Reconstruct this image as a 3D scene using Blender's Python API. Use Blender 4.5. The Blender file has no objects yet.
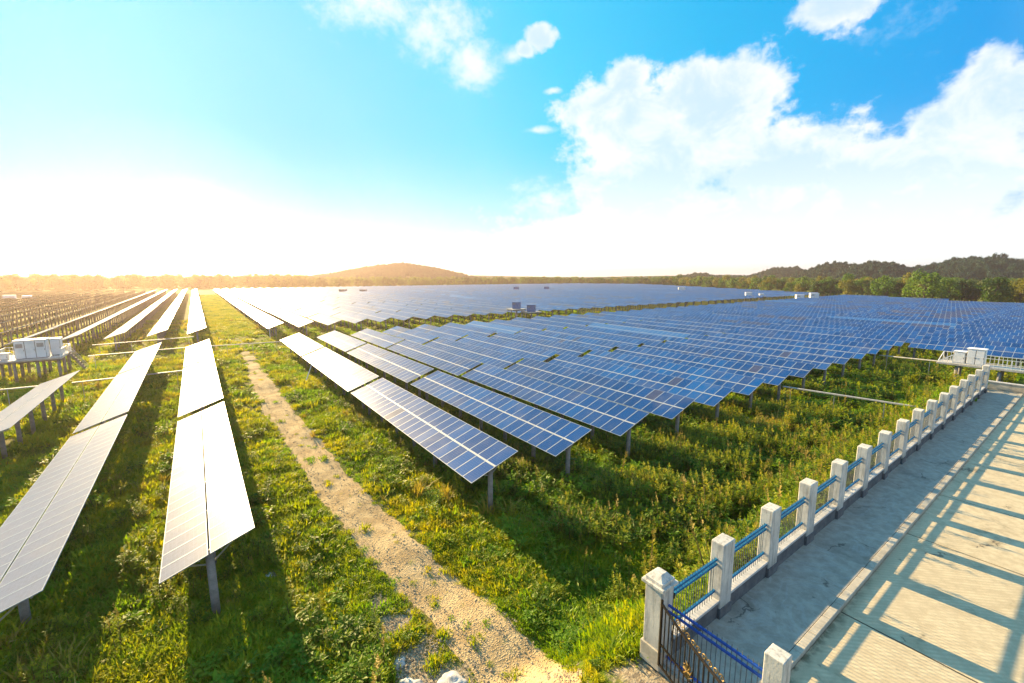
import bpy, math, random
import numpy as np
from mathutils import Vector, Matrix
S = bpy.context.scene
COL = S.collection
rad = math.radians

# ------------------------------------------------------------------ camera
cam_data = bpy.data.cameras.new('camera')
cam_data.sensor_width = 36.0
cam_data.lens = 436.77 / 1024 * 36.0
cam_data.clip_start = 0.1
cam_data.clip_end = 9000
cam = bpy.data.objects.new('camera', cam_data)
COL.objects.link(cam)
CAMZ = 13.8
r_, u_, f_ = (0.8112, -0.5847, -0.0011), (0.0882, 0.1205, 0.9888), (0.578, 0.8022, -0.1494)
cam.matrix_world = Matrix(((r_[0], u_[0], -f_[0], 0), (r_[1], u_[1], -f_[1], 0), (r_[2], u_[2], -f_[2], CAMZ), (0, 0, 0, 1)))
S.camera = cam

# ------------------------------------------------------------------ exposure, sampling
S.view_settings.view_transform = 'Standard'
S.view_settings.look = 'None'
S.view_settings.gamma = 1.0
S.view_settings.exposure = 1.8
EXPO = 2 ** 1.8
S.render.engine = 'CYCLES'
S.cycles.use_denoising = True
S.cycles.use_adaptive_sampling = True
S.cycles.adaptive_threshold = 0.015
S.cycles.max_bounces = 6
S.cycles.diffuse_bounces = 2
S.cycles.glossy_bounces = 3
S.cycles.transmission_bounces = 3
S.cycles.volume_bounces = 0
S.cycles.sample_clamp_indirect = 6.0

# ------------------------------------------------------------------ sun
SUN_AZ, SUN_EL = -6.0, 18.3            # degrees, azimuth from +Y towards +X
sd = Vector((math.sin(rad(SUN_AZ)) * math.cos(rad(SUN_EL)), math.cos(rad(SUN_AZ)) * math.cos(rad(SUN_EL)), math.sin(rad(SUN_EL))))
sun_data = bpy.data.lights.new('sun', 'SUN')
sun_data.energy = 5.0
sun_data.angle = rad(0.5)
sun_data.color = (1.0, 0.73, 0.37)
sun = bpy.data.objects.new('sun', sun_data)
COL.objects.link(sun)
sun.rotation_euler = sd.to_track_quat('Z', 'Y').to_euler()

# ------------------------------------------------------------------ node helpers
class NT:
    def __init__(self, tree):
        self.t = tree
        tree.nodes.clear()
    def n(self, kind, **kw):
        nd = self.t.nodes.new(kind)
        for k, v in kw.items():
            setattr(nd, k, v)
        return nd
    def link(self, a, b):
        self.t.links.new(a, b)
    def _set(self, sock, v):
        if hasattr(v, 'is_output'):
            self.link(v, sock)
        else:
            sock.default_value = v
    def math(self, op, a, b=0.0, c=None, clamp=False):
        nd = self.n('ShaderNodeMath', operation=op)
        nd.use_clamp = clamp
        self._set(nd.inputs[0], a); self._set(nd.inputs[1], b)
        if c is not None: self._set(nd.inputs[2], c)
        return nd.outputs[0]
    def sstep(self, x, lo, hi):
        nd = self.n('ShaderNodeMapRange', interpolation_type='SMOOTHSTEP')
        self._set(nd.inputs['Value'], x)
        self._set(nd.inputs['From Min'], lo); self._set(nd.inputs['From Max'], hi)
        return nd.outputs['Result']
    def mix(self, f, a, b, mode='MIX'):
        nd = self.n('ShaderNodeMix', data_type='RGBA', blend_type=mode)
        self._set(nd.inputs[0], f)
        for i, v in ((6, a), (7, b)):
            if isinstance(v, tuple) and len(v) == 3: v = v + (1,)
            self._set(nd.inputs[i], v)
        return nd.outputs[2]
    def noise(self, vec, scale, detail=4, rough=0.55, dist=0.0):
        nd = self.n('ShaderNodeTexNoise')
        if vec is not None: self.link(vec, nd.inputs['Vector'])
        nd.inputs['Scale'].default_value = scale
        nd.inputs['Detail'].default_value = detail
        nd.inputs['Roughness'].default_value = rough
        nd.inputs['Distortion'].default_value = dist
        return nd.outputs['Fac']
    def ramp(self, f, stops, interp='LINEAR'):
        nd = self.n('ShaderNodeValToRGB')
        cr = nd.color_ramp
        cr.interpolation = interp
        while len(cr.elements) > 1: cr.elements.remove(cr.elements[-1])
        for i, (p, c) in enumerate(stops):
            e = cr.elements[0] if i == 0 else cr.elements.new(p)
            e.position = p
            e.color = tuple(c) + (1,) if len(c) == 3 else c
        self._set(nd.inputs[0], f)
        return nd.outputs[0]

# ------------------------------------------------------------------ sky (world)
def build_world():
    w = bpy.data.worlds.new('World')
    S.world = w
    w.use_nodes = True
    N = NT(w.node_tree)
    out = N.n('ShaderNodeOutputWorld')
    sky = N.n('ShaderNodeTexSky')
    sky.sky_type = 'NISHITA'
    sky.sun_disc = False
    sky.sun_elevation = rad(SUN_EL)
    sky.sun_rotation = rad(SUN_AZ)
    sky.air_density = 1.0; sky.dust_density = 0.3; sky.ozone_density = 5.0
    bg1 = N.n('ShaderNodeBackground'); bg1.inputs[1].default_value = 0.05
    N.link(N.mix(1.0, sky.outputs[0], (.14, .24, .30), 'MULTIPLY'), bg1.inputs[0])
    tc = N.n('ShaderNodeTexCoord')
    d = tc.outputs['Generated']
    sp = N.n('ShaderNodeSeparateXYZ'); N.link(d, sp.inputs[0])
    x, y, z = sp.outputs
    el = N.math('MULTIPLY', N.math('ARCSINE', z), 57.2958)
    az = N.math('MULTIPLY', N.math('ARCTAN2', x, y), 57.2958)
    # angular distance from the bright horizon below the sun
    g = Vector((math.sin(rad(0.5)) * math.cos(rad(2)), math.cos(rad(0.5)) * math.cos(rad(2)), math.sin(rad(2))))
    dp = N.n('ShaderNodeVectorMath', operation='DOT_PRODUCT')
    N.link(d, dp.inputs[0]); dp.inputs[1].default_value = g
    th = N.math('MULTIPLY', N.math('ARCCOSINE', N.math('MINIMUM', dp.outputs['Value'], 0.99999)), 1 / 180 * 57.2958)
    k = 1 / EXPO
    def c(r, gg, b, m=1.0):
        f = lambda v: (v / 255 / 12.92 if v / 255 < .04045 else ((v / 255 + .055) / 1.055) ** 2.4) * m * k
        return (f(r), f(gg), f(b))
    base = N.ramp(th, [(0.0, c(255, 246, 225, 2.6)), (3.5 / 180, c(255, 248, 235, 1.5)), (8 / 180, c(120, 212, 232, .9)), (14 / 180, c(85, 204, 228, .95)), (22 / 180, c(118, 218, 238)),
                       (34 / 180, c(116, 225, 244)), (45 / 180, c(70, 216, 249)), (60 / 180, c(20, 192, 244)), (80 / 180, c(8, 164, 236)),
                       (108 / 180, c(128, 165, 195, 1.7)), (180 / 180, c(165, 178, 192, 1.6))])
    # milky band along the horizon
    hz = N.math('POWER', N.math('SUBTRACT', 1.0, N.sstep(el, -1.0, 18.5)), 1.4)
    front = N.sstep(th, 115 / 180, 60 / 180)
    base = N.mix(N.math('MULTIPLY', hz, N.math('MULTIPLY', N.math('MULTIPLY_ADD', front, 0.72, 0.25), N.math('MULTIPLY_ADD', N.sstep(az, -4.0, 24.0), 0.6, 0.4))), base, c(250, 253, 255, 1.02))
    # clouds: soft union of lobes in (azimuth, elevation), broken up by noise
    mp = N.n('ShaderNodeCombineXYZ')
    N.link(N.math('MULTIPLY', az, 0.05), mp.inputs[0]); N.link(N.math('MULTIPLY', el, 0.062), mp.inputs[1])
    v = mp.outputs[0]
    n1 = N.noise(v, 2.3, 9, 0.56, 0.25)
    n2 = N.noise(v, 6.5, 9, 0.6, 0.1)
    n4 = N.noise(v, 19.0, 8, 0.6, 0.2)
    lobes = [(48.9, 17.3, 7.25, 5.99), (46.5, 19.5, 4.73, 3.01), (49.3, 21.7, 3.45, 2.47), (61.2, 19.4, 6.17, 4.43), (57.6, 19.9, 5.26, 3.76),
             (56.9, 15.1, 11.85, 7.17), (51.5, 10.1, 9.91, 7.92), (66.2, 11.1, 8.39, 5.51), (72.4, 8.5, 8.12, 5.76), (79.6, 8.5, 5.89, 6.03),
             (80.9, 13.9, 3.67, 4.32), (81.2, 16.4, 2.28, 2.71), (78.5, 12.8, 3.0, 2.91), (83.0, 15.5, 2.25, 2.21), (64.7, 5.0, 19.54, 6.5),
             (76.6, 4.3, 11.74, 5.65), (47.0, 3.2, 17.21, 5.55), (88, 9.8, 5.5, 8.0), (86, 3.0, 6, 5.04),
             (69.4, 24.7, 3.6, 2.2), (39.0, 26.3, 1.9, 1.3), (37.4, 25.1, 1.4, 1.0)]
    wisps = [(20.5, 28.2, 8.5, 4.4), (26.0, 26.4, 7.5, 4.0), (31.0, 23.9, 5.0, 3.2), (36.0, 24.6, 2.6, 1.3), (39.3, 17.2, 3.08, 0.6), (40.9, 21.2, 1.6, 0.5), (41, 9, 7, 3.5), (-60, 35, 30, 12), (120, 25, 40, 14)]
    def union(L):
        m = None
        for (a, e, ra, re) in L:
            dx = N.math('DIVIDE', N.math('SUBTRACT', az, a), ra)
            dy = N.math('DIVIDE', N.math('SUBTRACT', el, e), re)
            q = N.math('SQRT', N.math('ADD', N.math('MULTIPLY', dx, dx), N.math('MULTIPLY', dy, dy)))
            m = q if m is None else N.math('SMOOTH_MIN', m, q, 0.12)
        return m
    q1 = union(lobes)
    nn = N.math('ADD', N.math('MULTIPLY', N.math('SUBTRACT', n1, 0.5), 1.7), N.math('MULTIPLY', N.math('SUBTRACT', n2, 0.5), 1.3))
    nn = N.math('ADD', nn, N.math('MULTIPLY', N.math('SUBTRACT', n4, 0.5), 0.7))
    dens = N.math('ADD', N.math('SUBTRACT', 1.0, q1), N.math('MULTIPLY', nn, N.math('MULTIPLY_ADD', N.math('MINIMUM', q1, 1.0), .8, .2)))
    soft = N.sstep(dens, -0.12, 0.40)
    q2 = union(wisps)
    dens2 = N.math('ADD', N.math('SUBTRACT', 1.0, q2), N.math('MULTIPLY', nn, 0.95))
    soft2 = N.math('MULTIPLY', N.sstep(dens2, 0.0, 1.0), 0.9)
    m = N.math('MAXIMUM', soft, soft2)
    # billows: bright tops, faint cool hollows
    n3 = N.noise(v, 3.6, 8, 0.62, 0.4)
    shade = N.sstep(N.math('ADD', n3, N.math('MULTIPLY', N.sstep(dens, 0.0, 0.9), -0.18)), 0.22, 0.56)
    shade = N.math('MAXIMUM', shade, N.sstep(el, 14.0, 3.0))
    ccol = N.mix(shade, c(222, 244, 252), c(255, 255, 255, 1.12))
    col = N.mix(m, base, ccol)
    bg2 = N.n('ShaderNodeBackground'); bg2.inputs[1].default_value = 0.88
    N.link(col, bg2.inputs[0])
    add = N.n('ShaderNodeAddShader')
    N.link(bg1.outputs[0], add.inputs[0]); N.link(bg2.outputs[0], add.inputs[1])
    N.link(add.outputs[0], out.inputs[0])
    w.cycles.sampling_method = 'MANUAL'
    w.cycles.sample_map_resolution = 1024
build_world()

# ------------------------------------------------------------------ materials
def new_mat(name):
    m = bpy.data.materials.new(name)
    m.use_nodes = True
    N = NT(m.node_tree)
    out = N.n('ShaderNodeOutputMaterial')
    return m, N, out
def principled(N, out, base=(.5, .5, .5), rough=.6, metal=0.0, spec=.5):
    b = N.n('ShaderNodeBsdfPrincipled')
    N._set(b.inputs['Base Color'], base + (1,) if isinstance(base, tuple) else base)
    N._set(b.inputs['Roughness'], rough)
    b.inputs['Metallic'].default_value = metal
    b.inputs['Specular IOR Level'].default_value = spec
    N.link(b.outputs[0], out.inputs[0])
    return b
def bump(N, b, h, strength=.4, dist=.02):
    nd = N.n('ShaderNodeBump')
    nd.inputs['Strength'].default_value = strength
    nd.inputs['Distance'].default_value = dist
    N.link(h, nd.inputs['Height'])
    N.link(nd.outputs[0], b.inputs['Normal'])
def weathered(name, c1, c2, scale=3.0, rough=.7, metal=0.0, bs=.2, spec=.4, detail=6):
    m, N, out = new_mat(name)
    tc = N.n('ShaderNodeTexCoord').outputs['Object']
    n = N.noise(tc, scale, detail, .62)
    n2 = N.noise(tc, scale * 9, 4, .6)
    f = N.sstep(N.math('ADD', N.math('MULTIPLY', n, .75), N.math('MULTIPLY', n2, .25)), .34, .66)
    b = principled(N, out, N.mix(f, c1, c2), rough, metal, spec)
    bump(N, b, n2, bs, .01)
    return m
M = {}
M['pile'] = weathered('concrete_pile', (.16, .155, .15), (.27, .26, .25), 2.5, .85)
M['galv'] = weathered('galvanised_steel', (.33, .34, .35), (.5, .5, .5), 4, .45, .7)
M['alu'] = weathered('aluminium_frame', (.27, .31, .36), (.38, .42, .46), 3, .5, .2)
def stained_paint():
    m, N, out = new_mat('painted_concrete')
    p = N.n('ShaderNodeNewGeometry').outputs['Position']
    mp = N.n('ShaderNodeMapping'); N.link(p, mp.inputs[0]); mp.inputs['Scale'].default_value = (7, 7, .7)
    a = N.noise(p, 1.6, 6, .65); st = N.noise(mp.outputs[0], 1.4, 6, .7); f = N.noise(p, 16, 4, .6)
    col = N.mix(N.sstep(a, .35, .65), (.50, .485, .44), (.66, .625, .55))
    col = N.mix(N.math('MULTIPLY', N.sstep(st, .46, .66), .75), col, (.27, .26, .23))
    sz = N.n('ShaderNodeSeparateXYZ'); N.link(p, sz.inputs[0])
    splash = N.math('MULTIPLY', N.sstep(sz.outputs[2], 4.35, 3.75), N.sstep(a, .32, .58))
    col = N.mix(N.math('MULTIPLY', splash, .6), col, (.20, .19, .15))
    col = N.mix(N.math('MULTIPLY', N.sstep(f, .62, .72), .5), col, (.33, .30, .26))
    b = principled(N, out, col, .88, 0, .3)
    bump(N, b, N.math('ADD', f, a), .35, .015)
    return m
M['pillar'] = stained_paint()
M['pillar_base'] = weathered('dark_plinth_render', (.07, .075, .08), (.15, .15, .15), 3, .85)
M['wall_top'] = weathered('light_coping', (.42, .41, .39), (.6, .58, .54), 3, .8)
M['blue'] = weathered('blue_rail_paint', (.008, .10, .24), (.018, .18, .36), 5, .65, spec=.2)
M['bar'] = weathered('grey_bar_paint', (.05, .07, .085), (.12, .14, .16), 5, .6)
M['bronze'] = weathered('dark_bronze', (.018, .014, .01), (.05, .036, .022), 6, .45, .6)
M['gold'] = weathered('worn_gold', (.13, .08, .025), (.34, .22, .07), 9, .45, .5)
M['white'] = weathered('white_cabinet_paint', (.66, .68, .70), (.8, .8, .8), 1.2, .5)
M['roofw'] = weathered('white_roof_sheet', (.74, .75, .76), (.84, .84, .84), 1.0, .55)
M['vent'] = weathered('louvre_grey', (.20, .19, .19), (.32, .30, .29), 6, .6)
M['bluecab'] = weathered('blue_cabinet_paint', (.10, .16, .32), (.15, .22, .40), 2, .5)
M['teal'] = weathered('teal_cabinet_paint', (.12, .36, .40), (.18, .45, .48), 2, .5)
M['deck'] = weathered('deck_concrete', (.36, .34, .31), (.5, .48, .44), 1.5, .8)
M['tray'] = weathered('cable_tray_zinc', (.36, .36, .35), (.5, .49, .47), 2, .6, .1)
M['rock'] = weathered('pale_limestone', (.30, .29, .27), (.58, .56, .52), 3.5, .9, bs=.6)
M['gravel'] = weathered('gravel_stone', (.26, .20, .12), (.48, .40, .28), 3.5, .9)
M['kerb'] = weathered('kerb_concrete', (.34, .30, .23), (.54, .48, .37), 1.6, .85, bs=.4)

def panel_mat():
    m, N, out = new_mat('solar_cells')
    at = N.n('ShaderNodeAttribute', attribute_name='tint').outputs['Fac']
    uv = N.n('ShaderNodeUVMap').outputs[0]
    sp = N.n('ShaderNodeSeparateXYZ'); N.link(uv, sp.inputs[0])
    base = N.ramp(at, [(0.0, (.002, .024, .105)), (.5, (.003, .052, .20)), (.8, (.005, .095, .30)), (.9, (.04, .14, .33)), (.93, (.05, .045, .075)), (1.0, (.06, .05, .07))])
    # crystal mottle and the pale lines between cells (6 x 10)
    geo = N.n('ShaderNodeNewGeometry').outputs['Position']
    mott = N.noise(geo, 7.0, 3, .6)
    base = N.mix(N.math('MULTIPLY', mott, .4), base, (.005, .07, .29))
    def lines(c, n, w):
        fr = N.math('FRACT', N.math('MULTIPLY', c, n))
        e = N.math('ABSOLUTE', N.math('SUBTRACT', fr, .5))
        return N.math('GREATER_THAN', e, .5 - w)
    ln = N.math('MAXIMUM', lines(sp.outputs[0], 6, .022), lines(sp.outputs[1], 10, .022))
    base = N.mix(N.math('MULTIPLY', ln, .35), base, (.22, .30, .42))
    dirt = N.sstep(N.noise(geo, .35, 5, .6), .45, .75)
    glare_mix = N.math('MULTIPLY', N.math('GREATER_THAN', at, 1.2), N.math('MULTIPLY_ADD', mott, .16, .17))  # backlit sun glare painted as a pale layer on the left tables' cells
    base = N.mix(glare_mix, base, (.58, .57, .56))
    base = N.mix(N.math('MULTIPLY', dirt, .13), base, (.32, .27, .2))
    rough = N.math('MULTIPLY_ADD', dirt, .06, .32)
    b = principled(N, out, base, rough, 0, .32)
    b.inputs['IOR'].default_value = 1.5
    b.inputs['Coat Weight'].default_value = 0.0
    wob = N.noise(geo, .9, 2, .5)
    bump(N, b, wob, .12, .02)
    return m
M['cells'] = panel_mat()
M['backsheet'] = weathered('module_backsheet', (.30, .30, .31), (.42, .42, .42), 2, .7)

def leaf_mat(name, cols, transl=.4, patch=.15, rough=.55):
    """foliage: colour varies by instance and by wide patches over the ground"""
    m, N, out = new_mat(name)
    geo = N.n('ShaderNodeNewGeometry').outputs['Position']
    oi = N.n('ShaderNodeObjectInfo').outputs['Random']
    p = N.noise(geo, patch, 4, .6)
    f = N.math('ADD', N.math('MULTIPLY', oi, .45), N.math('MULTIPLY', N.sstep(p, .3, .7), .55))
    st = [(i / (len(cols) - 1), c) for i, c in enumerate(cols)]
    base = N.ramp(f, st)
    b = principled(N, out, base, rough, 0, .25)
    tr = N.n('ShaderNodeBsdfTranslucent')
    N.link(N.mix(1.0, base, (1.6, 1.5, .6), 'MULTIPLY'), tr.inputs[0])
    mx = N.n('ShaderNodeMixShader'); mx.inputs[0].default_value = transl
    N.link(b.outputs[0], mx.inputs[1]); N.link(tr.outputs[0], mx.inputs[2])
    N.link(mx.outputs[0], out.inputs[0])
    return m
M['grass'] = leaf_mat('grass_blade', [(.09, .17, .004), (.20, .28, .006), (.36, .36, .008), (.44, .36, .012)])
M['weed'] = leaf_mat('weed_leaf', [(.045, .10, .003), (.10, .18, .004), (.20, .26, .006), (.30, .30, .008)])
M['plume'] = leaf_mat('flower_plume', [(.22, .27, .012), (.36, .37, .02), (.48, .40, .04)], .45)
M['fresh'] = leaf_mat('fresh_leaf', [(.10, .22, .006), (.16, .28, .010), (.22, .32, .014)], .45)
M['dry'] = leaf_mat('dry_grass', [(.26, .20, .035), (.34, .26, .05), (.30, .26, .04)], .3)
M['stalk'] = weathered('weed_stalk', (.09, .08, .02), (.16, .12, .04), 5, .8)
M['bark'] = weathered('bark', (.06, .045, .03), (.13, .10, .07), 5, .9)
M['tree_blue'] = leaf_mat('tree_leaf_bluish', [(.010, .040, .030), (.018, .060, .038), (.032, .085, .042)], .15, .03)
M['tree_dark'] = leaf_mat('tree_leaf_dark', [(.022, .055, .010), (.04, .085, .012), (.06, .10, .014)], .45, .05)
M['tree_mid'] = leaf_mat('tree_leaf_mid', [(.035, .095, .010), (.07, .145, .012), (.11, .18, .016)], .45, .05)
M['tree_yellow'] = leaf_mat('tree_leaf_yellow', [(.10, .115, .014), (.16, .16, .018), (.20, .17, .024)], .45, .05)

# ------------------------------------------------------------------ mesh builder
class MB:
    def __init__(self):
        self.v = []; self.f = []; self.m = []; self.uv = None; self.tint = None
    def face(self, pts, mi=0):
        i = len(self.v); self.v += [tuple(p) for p in pts]
        self.f.append(tuple(range(i, i + len(pts)))); self.m.append(mi)
    def box(self, c, s, mi=0, mat=None, skip=()):
        x, y, z = s[0] / 2, s[1] / 2, s[2] / 2
        P = [Vector(q) for q in ((-x, -y, -z), (x, -y, -z), (x, y, -z), (-x, y, -z), (-x, -y, z), (x, -y, z), (x, y, z), (-x, y, z))]
        c = Vector(c)
        P = [(mat @ p if mat else p) + c for p in P]
        i = len(self.v); self.v += [tuple(p) for p in P]
        for k, q in enumerate(((0, 3, 2, 1), (4, 5, 6, 7), (0, 1, 5, 4), (1, 2, 6, 5), (2, 3, 7, 6), (3, 0, 4, 7))):
            if k in skip: continue
            self.f.append(tuple(i + a for a in q)); self.m.append(mi)
    def bar(self, a, b, w, h=None, mi=0):
        a, b = Vector(a), Vector(b); d = b - a
        q = d.to_track_quat('Z', 'Y').to_matrix()
        self.box((a + b) / 2, (w, h or w, d.length), mi, q)
    def tube(self, pts, rs, n=8, mi=0, cap=True):
        pts = [Vector(p) for p in pts]
        if not hasattr(rs, '__len__'): rs = [rs] * len(pts)
        rings = []
        for k, p in enumerate(pts):
            d = (pts[min(k + 1, len(pts) - 1)] - pts[max(k - 1, 0)])
            q = d.to_track_quat('Z', 'Y').to_matrix()
            i = len(self.v)
            for a in range(n):
                t = 2 * math.pi * a / n
                self.v.append(tuple(p + q @ Vector((math.cos(t) * rs[k], math.sin(t) * rs[k], 0))))
            rings.append(i)
        for k in range(len(rings) - 1):
            for a in range(n):
                b = (a + 1) % n
                self.f.append((rings[k] + a, rings[k] + b, rings[k + 1] + b, rings[k + 1] + a)); self.m.append(mi)
        if cap:
            self.f.append(tuple(rings[-1] + a for a in range(n))); self.m.append(mi)
            self.f.append(tuple(rings[0] + n - 1 - a for a in range(n))); self.m.append(mi)
    def mesh(self, name, mats, smooth=False):
        me = bpy.data.meshes.new(name)
        me.from_pydata(self.v, [], self.f)
        for m in (mats if isinstance(mats, (list, tuple)) else [mats]):
            me.materials.append(m)
        me.polygons.foreach_set('material_index', self.m)
        if smooth: me.polygons.foreach_set('use_smooth', [True] * len(self.f))
        me.update()
        return me
    def build(self, name, mats, parent=None, smooth=False, bevel=0.0):
        return put(name, self.mesh(name, mats, smooth), parent, bevel=bevel)
def put(name, me, parent=None, loc=None, bevel=0.0):
    o = bpy.data.objects.new(name, me)
    COL.objects.link(o)
    if parent is not None: o.parent = parent
    if loc is not None: o.location = loc
    if bevel:
        b = o.modifiers.new('bevel', 'BEVEL'); b.width = bevel; b.segments = 2; b.limit_method = 'ANGLE'
    return o
def tag(o, label=None, cat=None, group=None, kind=None):
    if label: o['label'] = label
    if cat: o['category'] = cat
    if group: o['group'] = group
    if kind: o['kind'] = kind
    return o
def empty(name, loc, rz=0.0):
    o = bpy.data.objects.new(name, None)
    COL.objects.link(o); o.location = loc; o.rotation_euler = (0, 0, rz); o.empty_display_size = .3
    return o

# ------------------------------------------------------------------ terrain
PAVZ, ROADZ = 3.5, 3.36
rngT = np.random.default_rng(4)
_ph = rngT.uniform(0, 6.28, (8, 2)); _k = rngT.uniform(.15, .9, (8, 2)) * rngT.choice([-1, 1], (8, 2))
def ground_h(x, y):
    x = np.asarray(x, float); y = np.asarray(y, float)
    dx = np.maximum(np.maximum(7.9 - x, x - 61.0), 0)
    dy = np.maximum(y - 6.55, 0)
    d = np.hypot(dx, dy)
    L = 4.6 + 1.2 * np.sin(x * .23 + 1) * (x > 12)
    t = np.clip(d / L, 0, 1)
    h = 3.28 * (1 - t * t * (3 - 2 * t))
    w = np.zeros_like(h)
    for a, b in zip(_k, _ph):
        w = w + np.sin(a[0] * x + b[0]) * np.sin(a[1] * y + b[1])
    h = h + .05 * w * np.clip(d / 2.0, 0, 1)
    return h
def axis(lo, hi, fine_lo, fine_hi, step):
    a = list(np.arange(fine_lo, fine_hi + 1e-6, step))
    s = step; p = fine_hi
    while p < hi:
        s *= 1.25; p += s; a.append(min(p, hi))
    s = step; p = fine_lo
    while p > lo:
        s *= 1.25; p -= s; a.insert(0, max(p, lo))
    return np.array(sorted(set(np.round(a, 4))))
gx = axis(-2600, 2600, -14, 64, .5); gy = axis(-300, 2600, 3, 60, .5)
X, Y = np.meshgrid(gx, gy)
Z = ground_h(X, Y)
nx, ny = len(gx), len(gy)
V = np.stack([X, Y, Z], -1).reshape(-1, 3)
idx = np.arange(nx * ny).reshape(ny, nx)
F = np.stack([idx[:-1, :-1], idx[:-1, 1:], idx[1:, 1:], idx[1:, :-1]], -1).reshape(-1, 4)
me = bpy.data.meshes.new('ground')
me.from_pydata(V.tolist(), [], F.tolist())
me.polygons.foreach_set('use_smooth', [True] * len(F))
def ground_mat():
    m, N, out = new_mat('field_ground')
    p = N.n('ShaderNodeNewGeometry').outputs['Position']
    a = N.noise(p, .22, 6, .62); b_ = N.noise(p, 1.7, 6, .65); c_ = N.noise(p, 9, 4, .6)
    green = N.mix(N.sstep(b_, .35, .68), (.05, .09, .005), (.17, .19, .008))
    dry = N.mix(N.sstep(c_, .35, .65), (.15, .115, .03), (.21, .17, .04))
    col = N.mix(N.sstep(a, .42, .66), green, dry)
    col = N.mix(N.math('MULTIPLY', N.sstep(c_, .55, .75), .45), col, (.09, .065, .035))
    sp = N.n('ShaderNodeSeparateXYZ'); N.link(p, sp.inputs[0])
    for (px, py, rx, ry) in ((5.0, 15.0, 1.2, 2.4), (5.2, 11.4, 1.6, 2.0), (24, 10.3, 2.2, 1.2), (31.2, 11.3, 2.4, 1.4), (16, 9.4, 1.3, 1.2), (1.7, 21.5, .9, 2), (8.9, 5.2, 1.3, 1.9)):
        dx = N.math('DIVIDE', N.math('SUBTRACT', sp.outputs[0], px), rx); dy = N.math('DIVIDE', N.math('SUBTRACT', sp.outputs[1], py), ry)
        q = N.math('SQRT', N.math('ADD', N.math('MULTIPLY', dx, dx), N.math('MULTIPLY', dy, dy)))
        k = N.sstep(N.math('ADD', q, N.math('MULTIPLY', N.math('SUBTRACT', b_, .5), 1.2)), 1.05, .75)
        col = N.mix(k, col, N.mix(N.sstep(c_, .4, .62), (.22, .17, .11), (.40, .33, .22)))
    b = principled(N, out, col, .95, 0, .1)
    bump(N, b, N.math('ADD', b_, N.math('MULTIPLY', c_, .5)), .8, .12)
    return m
me.materials.append(ground_mat())
ground = put('ground', me); tag(ground, kind='structure')

# the stony track that runs from the gate down into the field
TRACK = [(4.8, 4.6, .8), (6.2, 6.6, .9), (7.45, 8.6, 1.1), (7.9, 10.6, 1.3), (7.75, 13.2, 1.3), (7.35, 16.6, 1.3), (6.95, 20.6, 1.3), (6.5, 28.2, 1.32), (6.15, 39.3, 1.3), (5.95, 52, 1.3), (5.95, 63, 1.25), (6.15, 74, 1.0), (6.4, 86, .9), (6.5, 93, .6)]
def track_xw(y):
    ys = [t[1] for t in TRACK]   # beyond its end the track is only a faint line in the grass
    return np.interp(y, ys, [t[0] for t in TRACK]), np.where(np.asarray(y) > 93, -.2, np.interp(y, ys, [t[2] for t in TRACK]))
def build_track():
    mb = MB(); rr = random.Random(3)
    ys = list(np.arange(4.6, 93, .35))
    NX = 9; rows = []
    wl = wr = 0
    for y in ys:
        cx, w = track_xw(y)
        wl = .72 * wl + rr.uniform(-.17, .17); wr = .72 * wr + rr.uniform(-.17, .17)
        xs = np.linspace(cx - w + wl, cx + w + wr, NX)
        t = np.linspace(-1, 1, NX)
        lift = .05 - .045 * t ** 6 - .03 * np.exp(-((np.abs(t) - .5) / .16) ** 2)
        z = ground_h(xs, np.full(NX, y)) + lift
        rows.append([len(mb.v) + i for i in range(NX)])
        mb.v += [(float(a), float(y), float(b)) for a, b in zip(xs, z)]
    for k in range(len(rows) - 1):
        for i in range(NX - 1):
            mb.f.append((rows[k][i], rows[k][i + 1], rows[k + 1][i + 1], rows[k + 1][i])); mb.m.append(0)
    m, N, out = new_mat('track_earth')
    p = N.n('ShaderNodeNewGeometry').outputs['Position']
    a = N.noise(p, .7, 5, .6); b_ = N.noise(p, 6, 6, .7)
    vo = N.n('ShaderNodeTexVoronoi'); N.link(p, vo.inputs['Vector']); vo.inputs['Scale'].default_value = 11
    st = N.sstep(vo.outputs['Distance'], .1, .5)
    col = N.mix(N.sstep(a, .35, .65), (.36, .25, .12), (.55, .41, .215))
    col = N.mix(N.math('MULTIPLY', N.sstep(b_, .5, .7), .6), col, (.13, .10, .065))
    col = N.mix(N.math('MULTIPLY', N.math('SUBTRACT', 1.0, st), .5), col, (.52, .44, .31))
    b = principled(N, out, col, .95, 0, .1)
    bump(N, b, N.math('ADD', b_, N.math('MULTIPLY', st, -.8)), .9, .06)
    o = mb.build('dirt_track', m, smooth=True)
    tag(o, kind='structure')
build_track()

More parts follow.
